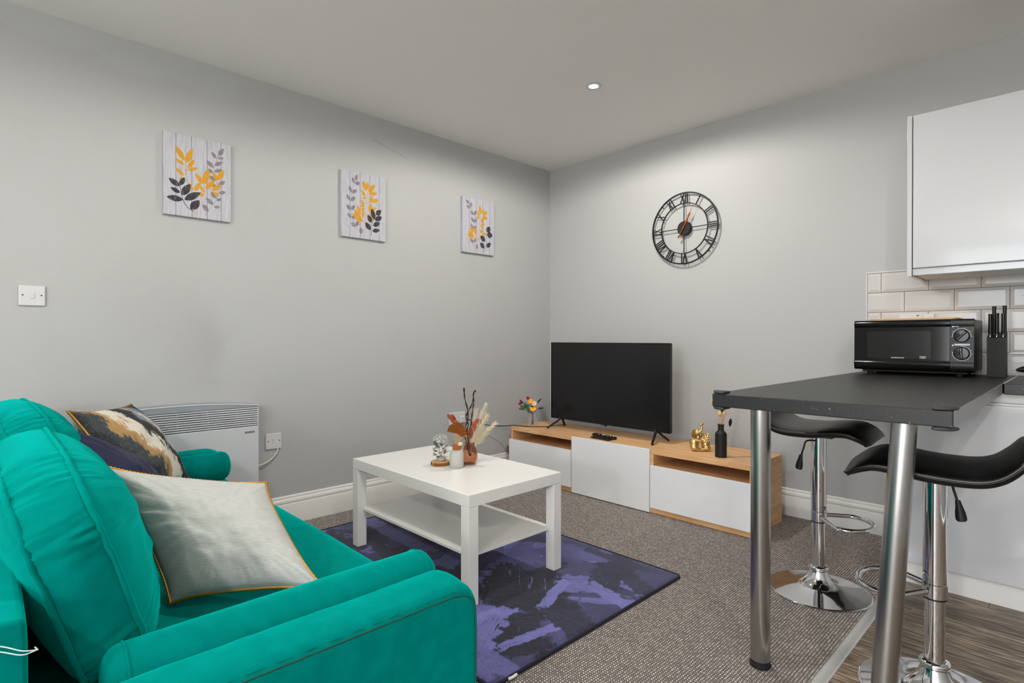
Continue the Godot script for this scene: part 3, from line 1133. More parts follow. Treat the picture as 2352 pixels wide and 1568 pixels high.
# ---------------------------------------------------------------- kitchen units
func build_kitchen() -> void:
	# base unit under the worktop, handleless gloss doors
	var b := thing("base_cabinet", "white high-gloss handleless base cabinet under the kitchen worktop", "cabinet", Vector3(3.2, 0, 0.3))
	var o := Vector3(-3.2, 0, -0.3)
	part("carcass", MB.new().box(Vector3(3.46, 0.455, 0.30) + o, Vector3(1.86, 0.725, 0.56), 0.001), M.white_foil, b)
	part("end_panel", MB.new().box(Vector3(2.519, 0.4575, 0.312) + o, Vector3(0.016, 0.732, 0.592), 0.001), M.kitchen_gloss, b)
	part("plinth", MB.new().box(Vector3(3.455, 0.044, 0.572) + o, Vector3(1.88, 0.088, 0.018), 0.001), M.white_foil, b)
	var x := 2.529
	for w in [0.594, 0.594, 0.594]:
		var d := part("door", MB.new().box(Vector3(x + w / 2, 0.436, 0.594) + o, Vector3(w, 0.684, 0.02), 0.0018, 2), M.kitchen_gloss, b)
		part("handle_lip", MB.new().extrude(PackedVector2Array([Vector2(0.584, 0.779), Vector2(0.603, 0.779), Vector2(0.603, 0.786), Vector2(0.5985, 0.789), Vector2(0.592, 0.786), Vector2(0.584, 0.786)]), -(x), -(x + w), Transform3D(Basis(Vector3(0, 0, 1), Vector3(0, 1, 0), Vector3(-1, 0, 0)), o)), M.kitchen_gloss, d)
		x += w + 0.004
	part("handle_recess", MB.new().box(Vector3(3.46, 0.806, 0.578) + o, Vector3(1.86, 0.036, 0.008), 0.001), M.white_foil, b)
	# kitchen worktop, butted to the bar
	var wt := thing("kitchen_worktop", "black glitter-flecked kitchen worktop under the knife block and wall tiles", "worktop", Vector3(3.66, 0.825, 0.32))
	part("slab", MB.new().box(Vector3(0, 0.02, 0), Vector3(1.552, 0.04, 0.632), 0.003, 2), M.worktop, wt)
	part("joint_strip", MB.new().box(Vector3(-0.7755, 0.0405, 0.0), Vector3(0.006, 0.0012, 0.63), 0.0004), M.aluminium, wt)
	# wall unit
	var w := thing("wall_cabinet", "white high-gloss wall cabinet hung over the tiles at the right edge", "cabinet", Vector3(3.0, 1.322, 0.17))
	o = Vector3(-3.0, -1.322, -0.17)
	part("side_panel", MB.new().box(Vector3(2.535, 1.690, 0.171) + o, Vector3(0.018, 0.736, 0.338), 0.0012), M.kitchen_gloss, w)
	part("carcass", MB.new().box(Vector3(2.995, 1.692, 0.158) + o, Vector3(0.9, 0.724, 0.312), 0.001), M.white_foil, w)
	part("rail", MB.new().box(Vector3(2.995, 1.3405, 0.321) + o, Vector3(0.898, 0.029, 0.02), 0.0015), M.kitchen_gloss, w)
	for k in 2:
		part("door", MB.new().box(Vector3(2.772 + 0.449 * k, 1.7075, 0.331) + o, Vector3(0.4465, 0.697, 0.02), 0.0018, 2), M.kitchen_gloss, w)
	for q in [Vector2(2.60, 0.30), Vector2(2.60, 0.05), Vector2(2.78, 0.30)]:
		part("screw_cap", MB.new().lathe(PackedVector2Array([Vector2(0, 0), Vector2(0.004, 0), Vector2(0.004, -0.001), Vector2(0, -0.0013)]), 12, Transform3D(Basis.IDENTITY, Vector3(q.x, 1.3300, q.y) + o)), M.bark, w)
	# knife block with five knives
	var kb := thing("knife_block", "black slant-topped knife block beside the microwave", "knife block", Vector3(2.826, 0.866, 0.155))
	var prof := PackedVector2Array([Vector2(-0.052, 0), Vector2(0.045, 0), Vector2(0.047, 0.173), Vector2(-0.047, 0.198)])
	part("block", MB.new().extrude(prof, -0.031, 0.031, Transform3D(Basis(Vector3(0, 0, 1), Vector3(0, 1, 0), Vector3(-1, 0, 0)), Vector3.ZERO)), M.black_matt, kb)
	var kn := [[-0.021, 0.026, 0.278, "front left"], [-0.012, -0.018, 0.312, "rear left"], [0.001, 0.026, 0.281, "front middle"], [0.0225, 0.026, 0.279, "front right"], [0.0235, -0.018, 0.314, "rear right"]]
	var tips := ["short black-handled knife in the knife block, leftmost of its front row", "long black-handled knife in the knife block, left one of its rear row", "short black-handled knife in the knife block, middle of its front row", "short black-handled knife in the knife block, rightmost of its front row", "long black-handled knife in the knife block, right one of its rear row"]
	for k in 5:
		var e = kn[k]
		var kt := thing("kitchen_knife", tips[k], "knife", Vector3(2.826 + e[0], 0.866 + 0.178, 0.155 + e[1]), 0.0, "knives in the block")
		var top: float = e[2] - 0.178
		var hd := MB.new()
		hd.tube(curve([Vector3(0, 0.012, 0), Vector3(0.0, top * 0.45, 0.001), Vector3(0, top - 0.004, 0), Vector3(0, top, 0)], 14), PackedFloat32Array([0.0072, 0.0074, 0.0074, 0.0073, 0.0072, 0.0071, 0.0071, 0.0071, 0.0072, 0.0074, 0.0077, 0.0079, 0.0079, 0.0074, 0.006]), 14, false, 1.35, Vector3(0, 0, 1))
		part("handle", hd, M.black_plastic, kt)
		part("bolster", MB.new().box(Vector3(0, 0.008, 0), Vector3(0.010, 0.012, 0.016), 0.002), M.black_plastic, kt)
		part("blade", MB.new().box(Vector3(0, -0.030, 0), Vector3(0.0022, 0.07, 0.016), 0.0005), M.chrome, kt)
	# what shows of the hob side: a pan handle and a wire rack, both mostly out of frame
	var pan := thing("saucepan", "black saucepan handle poking in at the right edge above the worktop", "saucepan", Vector3(3.17, 0.866, 0.24))
	part("body", MB.new().lathe(PackedVector2Array([Vector2(0, 0.0), Vector2(0.088, 0.0), Vector2(0.094, 0.006), Vector2(0.095, 0.09), Vector2(0.0975, 0.093), Vector2(0.0935, 0.092), Vector2(0.0915, 0.01), Vector2(0, 0.008)]), 40), M.chrome, pan)
	var hr := PackedFloat32Array([0.008, 0.0085, 0.010, 0.011, 0.012, 0.013, 0.014, 0.0148, 0.0150, 0.0146, 0.0135, 0.0115, 0.008, 0.003])
	part("handle", MB.new().tube(curve([Vector3(-0.096, 0.072, 0), Vector3(-0.16, 0.060, 0.0), Vector3(-0.23, 0.043, -0.01), Vector3(-0.278, 0.034, -0.02)], 13), hr, 14), M.black_plastic, pan)
	var rack := thing("dish_rack", "chrome wire rack at the right edge against the tiles", "rack", Vector3(3.10, 0.866, 0.13))
	var wires := MB.new()
	for z in [-0.10, 0.04]:
		wires.tube(curve([Vector3(-0.232, 0.105, z), Vector3(0.25, 0.107, z)], 4), 0.0026, 8)
		wires.tube(curve([Vector3(-0.10, 0.0, z), Vector3(-0.10, 0.107, z)], 3), 0.0024, 8)
		wires.tube(curve([Vector3(0.24, 0.0, z), Vector3(0.24, 0.107, z)], 3), 0.0024, 8)
	for x2 in [-0.10, -0.04, 0.02, 0.08, 0.14, 0.20, 0.24]:
		wires.tube(curve([Vector3(x2, 0.106, -0.10), Vector3(x2, 0.106, 0.04)], 3), 0.0018, 6)
	wires.tube(curve([Vector3(-0.195, 0.362, 0.02), Vector3(-0.16, 0.345, 0.02), Vector3(-0.06, 0.25, 0.03), Vector3(-0.04, 0.106, 0.04)], 14), 0.0024, 8)
	part("frame", wires, M.chrome, rack)
	# double socket behind the microwave
	var so := thing("wall_socket", "white double socket on the tiles behind the microwave", "socket", Vector3(2.507, 1.118, 0.0105))
	part("plate", MB.new().box(Vector3(0, 0, 0.0045), Vector3(0.146, 0.086, 0.009), 0.003, 2), M.white_plastic, so)
	part("switch", MB.new().box(Vector3(-0.022, 0.030, 0.0095), Vector3(0.012, 0.018, 0.004), 0.001), M.white_plastic, so)
	part("switch", MB.new().box(Vector3(0.022, 0.030, 0.0095), Vector3(0.012, 0.018, 0.004), 0.001), M.white_plastic, so)
	part("slot", MB.new().box(Vector3(0.006, 0.0335, 0.0092), Vector3(0.012, 0.004, 0.001), 0.0003), M.dark_gap, so)


# ---------------------------------------------------------------- bar stools
func build_stools() -> void:
	# seats run along local x: low rounded front at +x, raised back at -x
	var label0 := "black wave-seat bar stool on a chrome column, standing on the carpet by the threshold strip"
	var s := thing("bar_stool", label0, "bar stool", Vector3(2.339, 0.0, 0.940), 0.06, "gas-lift bar stools")
	var base := []
	base.append_array([Vector2(0.0, 0.0), Vector2(0.188, 0.0), Vector2(0.1905, 0.002), Vector2(0.1905, 0.0045)])
	for q in curve2([Vector2(0.188, 0.0062), Vector2(0.15, 0.0125), Vector2(0.10, 0.023), Vector2(0.07, 0.034), Vector2(0.048, 0.052), Vector2(0.036, 0.076), Vector2(0.032, 0.088)], 26):
		base.append(q)
	base.append(Vector2(0.0, 0.088))
	part("base", MB.new().lathe(PackedVector2Array(base), 72), M.chrome, s)
	part("collar", MB.new().lathe(PackedVector2Array([Vector2(0.024, 0.086), Vector2(0.035, 0.0865), Vector2(0.0385, 0.092), Vector2(0.0385, 0.099), Vector2(0.035, 0.104), Vector2(0.0265, 0.106), Vector2(0.0245, 0.104)]), 40, Transform3D.IDENTITY, 50.0, true), M.chrome, s)
	part("piston", MB.new().lathe(PackedVector2Array([Vector2(0, 0.09), Vector2(0.0245, 0.09), Vector2(0.0245, 0.36), Vector2(0, 0.36)]), 40), M.chrome, s)
	var col := part("column", MB.new().lathe(PackedVector2Array([Vector2(0.025, 0.285), Vector2(0.0288, 0.285), Vector2(0.0288, 0.640), Vector2(0.0, 0.640), Vector2(0.0, 0.60), Vector2(0.025, 0.60)]), 48, Transform3D.IDENTITY, 38.0, true), M.chrome, s)
	part("seal", MB.new().lathe(PackedVector2Array([Vector2(0.0246, 0.2835), Vector2(0.0290, 0.2835), Vector2(0.0292, 0.286), Vector2(0.0290, 0.288), Vector2(0.0246, 0.288)]), 40, Transform3D.IDENTITY, 50.0, true), M.black_plastic, col)
	# footrest: a D-shaped loop of tube clamped to the column
	var fr := []
	for k in 25:
		var a := -PI * 0.60 + PI * 1.20 * k / 24.0
		fr.append(Vector3(0.108 + 0.082 * cos(a), 0.300, 0.105 * sin(a)))
	fr.push_front(Vector3(0.018, 0.308, -0.030))
	fr.append(Vector3(0.018, 0.308, 0.030))
	var foot := part("footrest", MB.new().tube(curve(fr, 90), 0.0085, 14), M.chrome, s)
	part("clamp", MB.new().lathe(PackedVector2Array([Vector2(0.0288, 0.290), Vector2(0.0305, 0.291), Vector2(0.0305, 0.328), Vector2(0.0288, 0.329)]), 40, Transform3D.IDENTITY, 38.0, true), M.chrome, foot)
	# seat: an S-shaped padded shell
	var top := curve2([Vector2(-0.205, 0.757), Vector2(-0.190, 0.753), Vector2(-0.165, 0.722), Vector2(-0.130, 0.692), Vector2(-0.085, 0.679), Vector2(0.0, 0.679), Vector2(0.075, 0.688), Vector2(0.130, 0.690), Vector2(0.168, 0.677), Vector2(0.192, 0.660), Vector2(0.208, 0.644)], 60)
	var rows := 20
	var seat := MB.new().grid(60, rows, func(u: float, v: float) -> Vector3:
		var i := int(round(u * 60.0))
		var q: Vector2 = top[i]
		var a := TAU * v
		var half := 0.183 - 0.035 * pow(absf(u * 2.0 - 1.0), 5.0)
		var th := 0.021 * pow(maxf(0.0, sin(PI * clampf(u * 0.97 + 0.015, 0.0, 1.0))), 0.35) * (1.0 if u > 0.0 and u < 1.0 else 0.0)
		var d := top[mini(i + 1, 60)] - top[maxi(i - 1, 0)]
		var nn := Vector2(-d.y, d.x).normalized()
		var ca := cos(a)
		var sa := sin(a)
		var zz := half * signf(ca) * pow(absf(ca), 0.30)
		var yy := th * (signf(sa) * pow(absf(sa), 0.55) - 0.6)
		yy += 0.004 * (1.0 - pow(zz / half, 2.0)) * maxf(0.0, sa) - 0.010 * pow(absf(zz / half), 3.0) * maxf(0.0, sa)
		q += nn * yy
		return Vector3(q.x, q.y, zz if th > 0.0 else zz * 0.98), false, true)
	var se := part("seat", seat, M.black_leather, s)
	for side in [-1.0, 1.0]:
		var pl := PackedVector3Array()
		for k in range(2, 59):
			var u := k / 60.0
			var d := top[k + 1] - top[k - 1]
			var nn := Vector2(-d.y, d.x).normalized()
			var q: Vector2 = top[k] - nn * 0.0135
			pl.append(Vector3(q.x, q.y, side * (0.1835 - 0.035 * pow(absf(u * 2.0 - 1.0), 5.0))))
		part("piping", MB.new().tube(pl, 0.0025, 6), M.black_leather, se)
	part("seat_plate", MB.new().box(Vector3(0, 0.644, 0), Vector3(0.13, 0.012, 0.13), 0.004), M.black_matt, s)
	# gas lever with a paddle grip
	var lever := MB.new()
	lever.tube(curve([Vector3(0.0, 0.618, 0.02), Vector3(-0.03, 0.620, 0.060), Vector3(-0.040, 0.590, 0.066), Vector3(-0.050, 0.553, 0.066)], 16), 0.0035, 8)
	var lv := part("lever", lever, M.black_plastic, s)
	part("grip", MB.new().tube(curve([Vector3(-0.049, 0.562, 0.066), Vector3(-0.0515, 0.549, 0.066), Vector3(-0.055, 0.528, 0.066), Vector3(-0.058, 0.506, 0.066), Vector3(-0.059, 0.500, 0.066)], 8), PackedFloat32Array([0.006, 0.0072, 0.008, 0.010, 0.0125, 0.0138, 0.0135, 0.010, 0.003]), 12, false, 0.6, Vector3(0, 0, 1)), M.black_plastic, lv)
	# the second one stands on the boards and faces it
	var c: Node3D = s.duplicate()
	c.name = numbered("bar_stool")
	add_child(c, true)
	c.position = Vector3(2.796, 0.0, 1.429)
	c.rotation.y = PI + 0.10
	tag(c, "black wave-seat bar stool on a chrome column, standing on the kitchen wood floor", "bar stool", "gas-lift bar stools")


# ---------------------------------------------------------------- TV bench
func build_tv_bench() -> void:
	var t := thing("tv_bench", "long low oak-effect TV bench with white drawer and door fronts under the television", "tv bench", Vector3(1.009, 0, 0.351))
	var o := Vector3(-1.009, 0, -0.351)
	var x0 := 0.109
	var x1 := 1.909
	var zb := 0.151
	var zf := 0.551
	var h := 0.38
	part("top_panel", MB.new().box(Vector3((x0 + x1) / 2, h - 0.0155, (zb + zf) / 2) + o, Vector3(x1 - x0, 0.031, zf - zb), 0.0012), M.oak, t)
	part("bottom_panel", MB.new().box(Vector3((x0 + x1) / 2, 0.0165, (zb + zf) / 2) + o, Vector3(x1 - x0, 0.031, zf - zb), 0.0012), M.oak, t)
	part("back_panel", MB.new().box(Vector3((x0 + x1) / 2, 0.19, zb + 0.005) + o, Vector3(x1 - x0 - 0.02, 0.32, 0.008), 0.0008), M.oak, t)
	for x in [x0 + 0.008, 0.701, 0.717, 1.301, 1.317, x1 - 0.008]:
		part("side_panel", MB.new().box(Vector3(x, 0.1905, (zb + zf) / 2) + o, Vector3(0.0156, 0.317, zf - zb), 0.001), M.oak, t)
	for x in [0.405, 1.609]:
		part("shelf", MB.new().box(Vector3(x, 0.276, (zb + zf) / 2 - 0.004) + o, Vector3(0.568, 0.012, zf - zb - 0.012), 0.001), M.oak, t)
	var zc := zf + 0.0095
	part("drawer_front", MB.new().box(Vector3(0.4025, 0.160, zc) + o, Vector3(0.598, 0.251, 0.018), 0.0022, 2), M.white_gloss, t)
	part("door", MB.new().box(Vector3(1.009, 0.1925, zc) + o, Vector3(0.597, 0.375, 0.018), 0.0022, 2), M.white_gloss, t)
	part("drawer_front", MB.new().box(Vector3(1.6115, 0.160, zc) + o, Vector3(0.598, 0.251, 0.018), 0.0022, 2), M.white_gloss, t)
	part("plinth_strip", MB.new().box(Vector3(x1 - 0.0005, 0.017, (zb + zf) / 2) + o, Vector3(0.0016, 0.0335, zf - zb - 0.004), 0.0005), M.oak, t)


func build_tv() -> void:
	var t := thing("television", "black flat-screen television standing on splayed feet on the oak bench", "television", Vector3(0.829, 0.381, 0.352))
	part("casing", MB.new().box(Vector3(0, 0.346, -0.012), Vector3(0.985, 0.562, 0.030), 0.006, 2), M.tv_frame, t)
	part("rear_bulge", MB.new().box(Vector3(0, 0.27, -0.040), Vector3(0.72, 0.34, 0.034), 0.012, 2), M.black_matt, t)
	part("screen", MB.new().box(Vector3(0, 0.350, 0.0035), Vector3(0.971, 0.542, 0.002), 0.0006), M.tv_screen, t)
	var bz := MB.new()
	bz.box(Vector3(0, 0.0715, 0.004), Vector3(0.985, 0.012, 0.004), 0.001)
	bz.box(Vector3(0, 0.6245, 0.004), Vector3(0.985, 0.005, 0.004), 0.001)
	for s in [-1.0, 1.0]:
		bz.box(Vector3(0.490 * s, 0.346, 0.004), Vector3(0.005, 0.56, 0.004), 0.001)
	part("bezel", bz, M.tv_frame, t)
	var bd := part("badge", MB.new().box(Vector3(-0.01, 0.0615, 0.003), Vector3(0.052, 0.009, 0.008), 0.002), M.black_plastic, t)
	part("receiver_window", MB.new().box(Vector3(-0.018, 0.0612, 0.0072), Vector3(0.022, 0.0045, 0.001), 0.0003), M.grey_metal, bd)
	for s in [-1.0, 1.0]:
		var f := MB.new()
		var x: float = 0.385 * s
		for z in [0.112, -0.085]:
			f.tube(curve([Vector3(x - 0.0, 0.082, 0.002 if z > 0 else -0.008), Vector3(x + 0.012 * s, 0.066, 0.012 if z > 0 else -0.014), Vector3(x + 0.045 * s, 0.013, z - 0.010 * signf(z)), Vector3(x + 0.049 * s, 0.0075, z)], 12), PackedFloat32Array([0.012, 0.012, 0.0115, 0.0105, 0.0095, 0.009, 0.0088, 0.0085, 0.0082, 0.008, 0.0075, 0.006, 0.003]), 10, false, 0.75, Vector3(1, 0, 0))
		part("foot", f, M.black_plastic, t)
	# its power lead, along the bench and through the air to the wall socket
	var c := MB.new().tube(curve([Vector3(0.46, 0.400, 0.335), Vector3(0.405, 0.398, 0.352), Vector3(0.34, 0.3845, 0.395), Vector3(0.25, 0.3835, 0.486), Vector3(0.17, 0.3835, 0.520), Vector3(0.115, 0.3838, 0.545), Vector3(0.075, 0.381, 0.60), Vector3(0.045, 0.395, 0.72), Vector3(0.035, 0.44, 0.86), Vector3(0.030, 0.468, 0.93)], 60), 0.0032, 8)
	var cb := part("power_cable", c, M.black_plastic, self)
	cb.name = numbered("power_cable")
	tag(cb, "thin black television power cable crossing the left end of the oak bench", "cable")


# ---------------------------------------------------------------- coffee table
func build_coffee_table() -> void:
	var t := thing("coffee_table", "white square-legged coffee table with a lower shelf, standing on the navy rug", "coffee table", Vector3(1.0275, 0.0137, 1.826))
	var sx := 0.903
	var sz := 0.532
	var h := 0.428
	part("table_top", MB.new().box(Vector3(0, h - 0.024, 0), Vector3(sx, 0.048, sz), 0.0016, 2), M.white_lacquer, t)
	for x in [-1.0, 1.0]:
		for z in [-1.0, 1.0]:
			part("leg", MB.new().box(Vector3(x * (sx / 2 - 0.024), (h - 0.049) / 2, z * (sz / 2 - 0.024)), Vector3(0.048, h - 0.049, 0.048), 0.0014, 2), M.white_lacquer, t)
	part("shelf", MB.new().box(Vector3(0, 0.181, 0), Vector3(sx - 0.056, 0.012, sz - 0.056), 0.001), M.white_lacquer, t)


# ---------------------------------------------------------------- rug
func build_rug() -> void:
	var x0 := 0.255
	var x1 := 1.889
	var z0 := 1.235
	var z1 := 2.345
	var w := 768
	var h := 512
	var img := PackedFloat32Array()
	img.resize(w * h)
	img.fill(0.34)
	var br := noise(91, 0.02, 3)
	var dry := noise(92, 0.10, 3)
	# brush strokes: [x, z, length, width, angle in degrees, tone], placed ones first
	var st := []
	for k in 46:
		st.append([rng.randf_range(x0, x1), rng.randf_range(z0, z1), rng.randf_range(0.16, 0.55), rng.randf_range(0.05, 0.20), rng.randf_range(0, 180), [0.02, 0.12, 0.25, 0.45, 0.72][rng.randi_range(0, 4)]])
	st.append_array([
		[0.55, 1.86, 0.75, 0.10, 2, 0.60], [0.70, 2.02, 0.5, 0.07, 12, 0.15], [0.98, 2.02, 0.24, 0.11, -40, 0.72], [1.05, 1.83, 0.26, 0.13, 70, 0.70],
		[1.48, 1.80, 0.46, 0.34, 45, 0.02], [1.28, 1.58, 0.30, 0.16, 20, 0.52], [1.42, 1.36, 0.34, 0.16, -20, 0.55], [1.62, 1.76, 0.28, 0.055, 70, 0.85],
		[1.72, 2.10, 0.30, 0.24, 40, 0.02], [1.60, 2.16, 0.34, 0.20, 60, 0.80], [1.78, 2.05, 0.34, 0.05, 100, 0.82], [1.80, 1.62, 0.30, 0.07, 10, 0.78],
		[1.80, 1.88, 0.22, 0.16, 20, 0.10], [1.70, 2.27, 0.36, 0.13, 10, 0.66], [1.75, 1.42, 0.34, 0.10, 30, 0.14], [1.60, 1.30, 0.4, 0.06, 0, 0.2], [1.86, 2.25, 0.07, 0.2, 90, 0.62]])
	for s in st:
		var a := deg_to_rad(s[4])
		var ca := cos(a)
		var sa := sin(a)
		var reach: float = (s[2] + s[3]) * 0.55
		var px0 := clampi(int((s[0] - reach - x0) / (x1 - x0) * w), 0, w - 1)
		var px1 := clampi(int((s[0] + reach - x0) / (x1 - x0) * w), 0, w - 1)
		var py0 := clampi(int((s[1] - reach - z0) / (z1 - z0) * h), 0, h - 1)
		var py1 := clampi(int((s[1] + reach - z0) / (z1 - z0) * h), 0, h - 1)
		for y in range(py0, py1 + 1):
			for x in range(px0, px1 + 1):
				var dx: float = x0 + (x1 - x0) * x / w - s[0]
				var dz: float = z0 + (z1 - z0) * y / h - s[1]
				var u = (dx * ca + dz * sa) / (s[2] * 0.5)
				var v = (-dx * sa + dz * ca) / (s[3] * 0.5)
				var wob := br.get_noise_2d(x * 2.0 + s[4] * 31.0, y * 2.0) * 0.35
				if absf(u + wob * 0.6) < 1.0 and absf(v + wob + 0.25 * u * u) < 1.0:
					var streak := dry.get_noise_2d(u * 10.0 + s[0] * 100.0, v * 90.0)
					var edge := smoothstep(1.0, 0.86, absf(v + wob + 0.25 * u * u)) * smoothstep(1.0, 0.9 - 0.2 * streak, absf(u + wob * 0.6))
					var tn: float = s[5] + streak * 0.10
					img[y * w + x] = lerpf(img[y * w + x], tn, 0.92 * edge)
	var pile := noise(93, 0.45, 2)
	var tex := paint(w, h, func(x, y):
		var k := clampf(img[y * w + x] + pile.get_noise_2d(x * 2.0, y * 2.0) * 0.12 + br.get_noise_2d(x, y) * 0.06, 0.0, 1.0)
		return Color(0.060, 0.060, 0.135).lerp(Color(0.52, 0.52, 0.82), k))
	var pt := paint(256, 256, func(x, y): return grey(0.5 + 0.5 * pile.get_noise_2d(x * 2.0, y * 2.0)))
	var m := mat("rug_pile", Color(1, 1, 1), 0.95)
	m.albedo_texture = tex
	m.rim_enabled = true
	m.rim = 0.35
	m.rim_tint = 0.6
	var t := thing("rug", "dark navy shag rug printed with lilac brush strokes, under the white coffee table", "rug", Vector3((x0 + x1) / 2, 0, (z0 + z1) / 2))
	var sx := x1 - x0
	var sz := z1 - z0
	var lump := noise(94, 6.0, 3)
	var fine := noise(95, 55.0, 2)
	var top := MB.new().grid(260, 180, func(u: float, v: float) -> Vector3:
		var e := minf(minf(u, 1.0 - u) * sx, minf(v, 1.0 - v) * sz)
		var y := 0.0085 + 0.0045 * smoothstep(0.0, 0.018, e) + lump.get_noise_2d(u * sx, v * sz) * 0.0007 + fine.get_noise_2d(u * sx, v * sz) * 0.0010 * smoothstep(0.0, 0.01, e)
		return Vector3((u - 0.5) * (sx - 0.012), minf(y, 0.0135), (v - 0.5) * (sz - 0.012)), false, false, Vector2.ONE, false)
	for k in top.N.size():
		if top.N[k].y < 0:
			top.N[k] = -top.N[k]
	top.fix_winding(0, 0)
	part("pile", top, m, t)
	part("backing", MB.new().box(Vector3(0, 0.004, 0), Vector3(sx - 0.01, 0.008, sz - 0.01), 0.002), mat("rug_binding", Color(0.07, 0.075, 0.14), 0.85), t)
	var rim := PackedVector3Array()
	for q in resample(round_poly(-sx / 2 + 0.004, -sz / 2 + 0.004, sx / 2 - 0.004, sz / 2 - 0.004, [0.02, 0.02, 0.02, 0.02], 5), 0.05):
		rim.append(Vector3(q.x, 0.0062, q.y))
	part("bound_edge", MB.new().tube(rim, 0.0062, 8, true), M.rug_binding, t)
	# the sewn-on care tag, folded over the edge
	var tg := MB.new()
	tg.tube(curve([Vector3(sx / 2 + 0.001, 0.0075, 0.452), Vector3(sx / 2 + 0.004, 0.0080, 0.470), Vector3(sx / 2 + 0.001, 0.0075, 0.487)], 6), 0.0052, 10, false, 0.8)
	part("care_tag", tg, M.paper_label, t, "white folded care tag")


# ---------------------------------------------------------------- wall heater
func build_heater() -> void:
	var t := thing("wall_heater", "white wall-mounted panel heater with a slatted grille behind the sofa", "heater", Vector3(0.002, 0.26, 2.746))
	var o := Vector3(-0.002, -0.26, -2.746)
	var za := 2.372
	var zb := 3.12
	var arch := func(z: float) -> float:
		var k := (z - (za + zb) / 2) / ((zb - za) / 2)
		return 0.690 + 0.024 * (1.0 - k * k)
	# back box
	part("back_box", MB.new().box(Vector3(0.030, 0.472, (za + zb) / 2) + o, Vector3(0.056, 0.42, zb - za - 0.012), 0.004), M.dark_gap, t)
	# arched hood
	var hood := PackedVector2Array()
	for k in 33:
		var z := lerpf(za, zb, k / 32.0)
		hood.append(Vector2(z, arch.call(z)))
	hood.append(Vector2(zb, 0.6815))
	hood.append(Vector2(za, 0.6815))
	var hx := Transform3D(Basis(Vector3(0, 0, 1), Vector3(0, 1, 0), Vector3(-1, 0, 0)), o)
	part("hood", MB.new().extrude(hood, -0.004, -0.090, hx, 20.0), M.grey_metal, t)
	var lip := PackedVector3Array()
	for k in 33:
		var z := lerpf(za, zb, k / 32.0)
		lip.append(Vector3(0.0895, arch.call(z) - 0.0015, z) + o)
	part("hood_trim", MB.new().tube(lip, 0.003, 8), M.white_metal, t)
	# grille: nine slats with dark gaps, on thin uprights
	for k in 9:
		var y := 0.5865 + 0.0109 * k
		var pr := PackedVector2Array([Vector2(0.070, y + 0.0052), Vector2(0.086, y + 0.0052), Vector2(0.0895, y + 0.0036), Vector2(0.0895, y - 0.0010), Vector2(0.082, y - 0.0022), Vector2(0.070, y + 0.0030)])
		part("slat", MB.new().extrude(pr, za + 0.003 + o.z, zb - 0.003 + o.z, Transform3D(Basis.IDENTITY, Vector3(o.x, o.y, 0)), 25.0), M.white_metal, t)
	for z in [2.475, 2.610, 2.745, 2.88, 3.015]:
		part("upright", MB.new().box(Vector3(0.076, 0.632, z) + o, Vector3(0.008, 0.1, 0.0025), 0.0005), M.white_metal, t)
	# front panel, sides
	part("front_panel", MB.new().box(Vector3(0.0755, 0.4225, (za + zb) / 2) + o, Vector3(0.030, 0.317, zb - za), 0.004, 2), M.white_metal, t)
	for z in [za + 0.0015, zb - 0.0015]:
		part("side_panel", MB.new().box(Vector3(0.047, 0.475, z) + o, Vector3(0.086, 0.424, 0.003), 0.0012), M.white_metal, t)
	# badge with tiny capitals
	var bd := part("badge", MB.new().box(Vector3(0.0912, 0.5515, 2.4165) + o, Vector3(0.0016, 0.0085, 0.048), 0.0006), mat("badge_brown", Color(0.30, 0.24, 0.21), 0.5), t)
	letters("STIEBEL ELTRON", bd, Vector3(0.0921, 0.5515, 2.4165) + o, Basis(Vector3(0, 0, -1), Vector3(0, 1, 0), Vector3(1, 0, 0)), 0.0048, M.print_white, 0.044)
	for z in [2.5, 3.0]:
		part("bracket", MB.new().box(Vector3(0.0, 0.42, z) + o, Vector3(0.012, 0.08, 0.03), 0.001), M.screw, t)


func letters(txt: String, parent: Node, at: Vector3, turn: Basis, cap: float, m: Material, width := 0.0, bold := true) -> MeshInstance3D:
	var tm := TextMesh.new()
	var f := SystemFont.new()
	f.font_names = PackedStringArray(["Droid Sans"])
	f.font_weight = 700 if bold else 400
	tm.font = f
	tm.text = txt
	tm.font_size = 32
	tm.pixel_size = cap / 23.0
	tm.depth = 0.0003
	tm.curve_step = 2.0
	var o := MeshInstance3D.new()
	o.name = "lettering"
	o.mesh = tm
	o.material_override = m
	parent.add_child(o, true)
	o.position = at
	var s := 1.0
	if width > 0.0:
		s = width / maxf(tm.get_aabb().size.x, 1e-4)
	o.basis = turn * Basis.from_scale(Vector3(s, 1, 1))
	return o


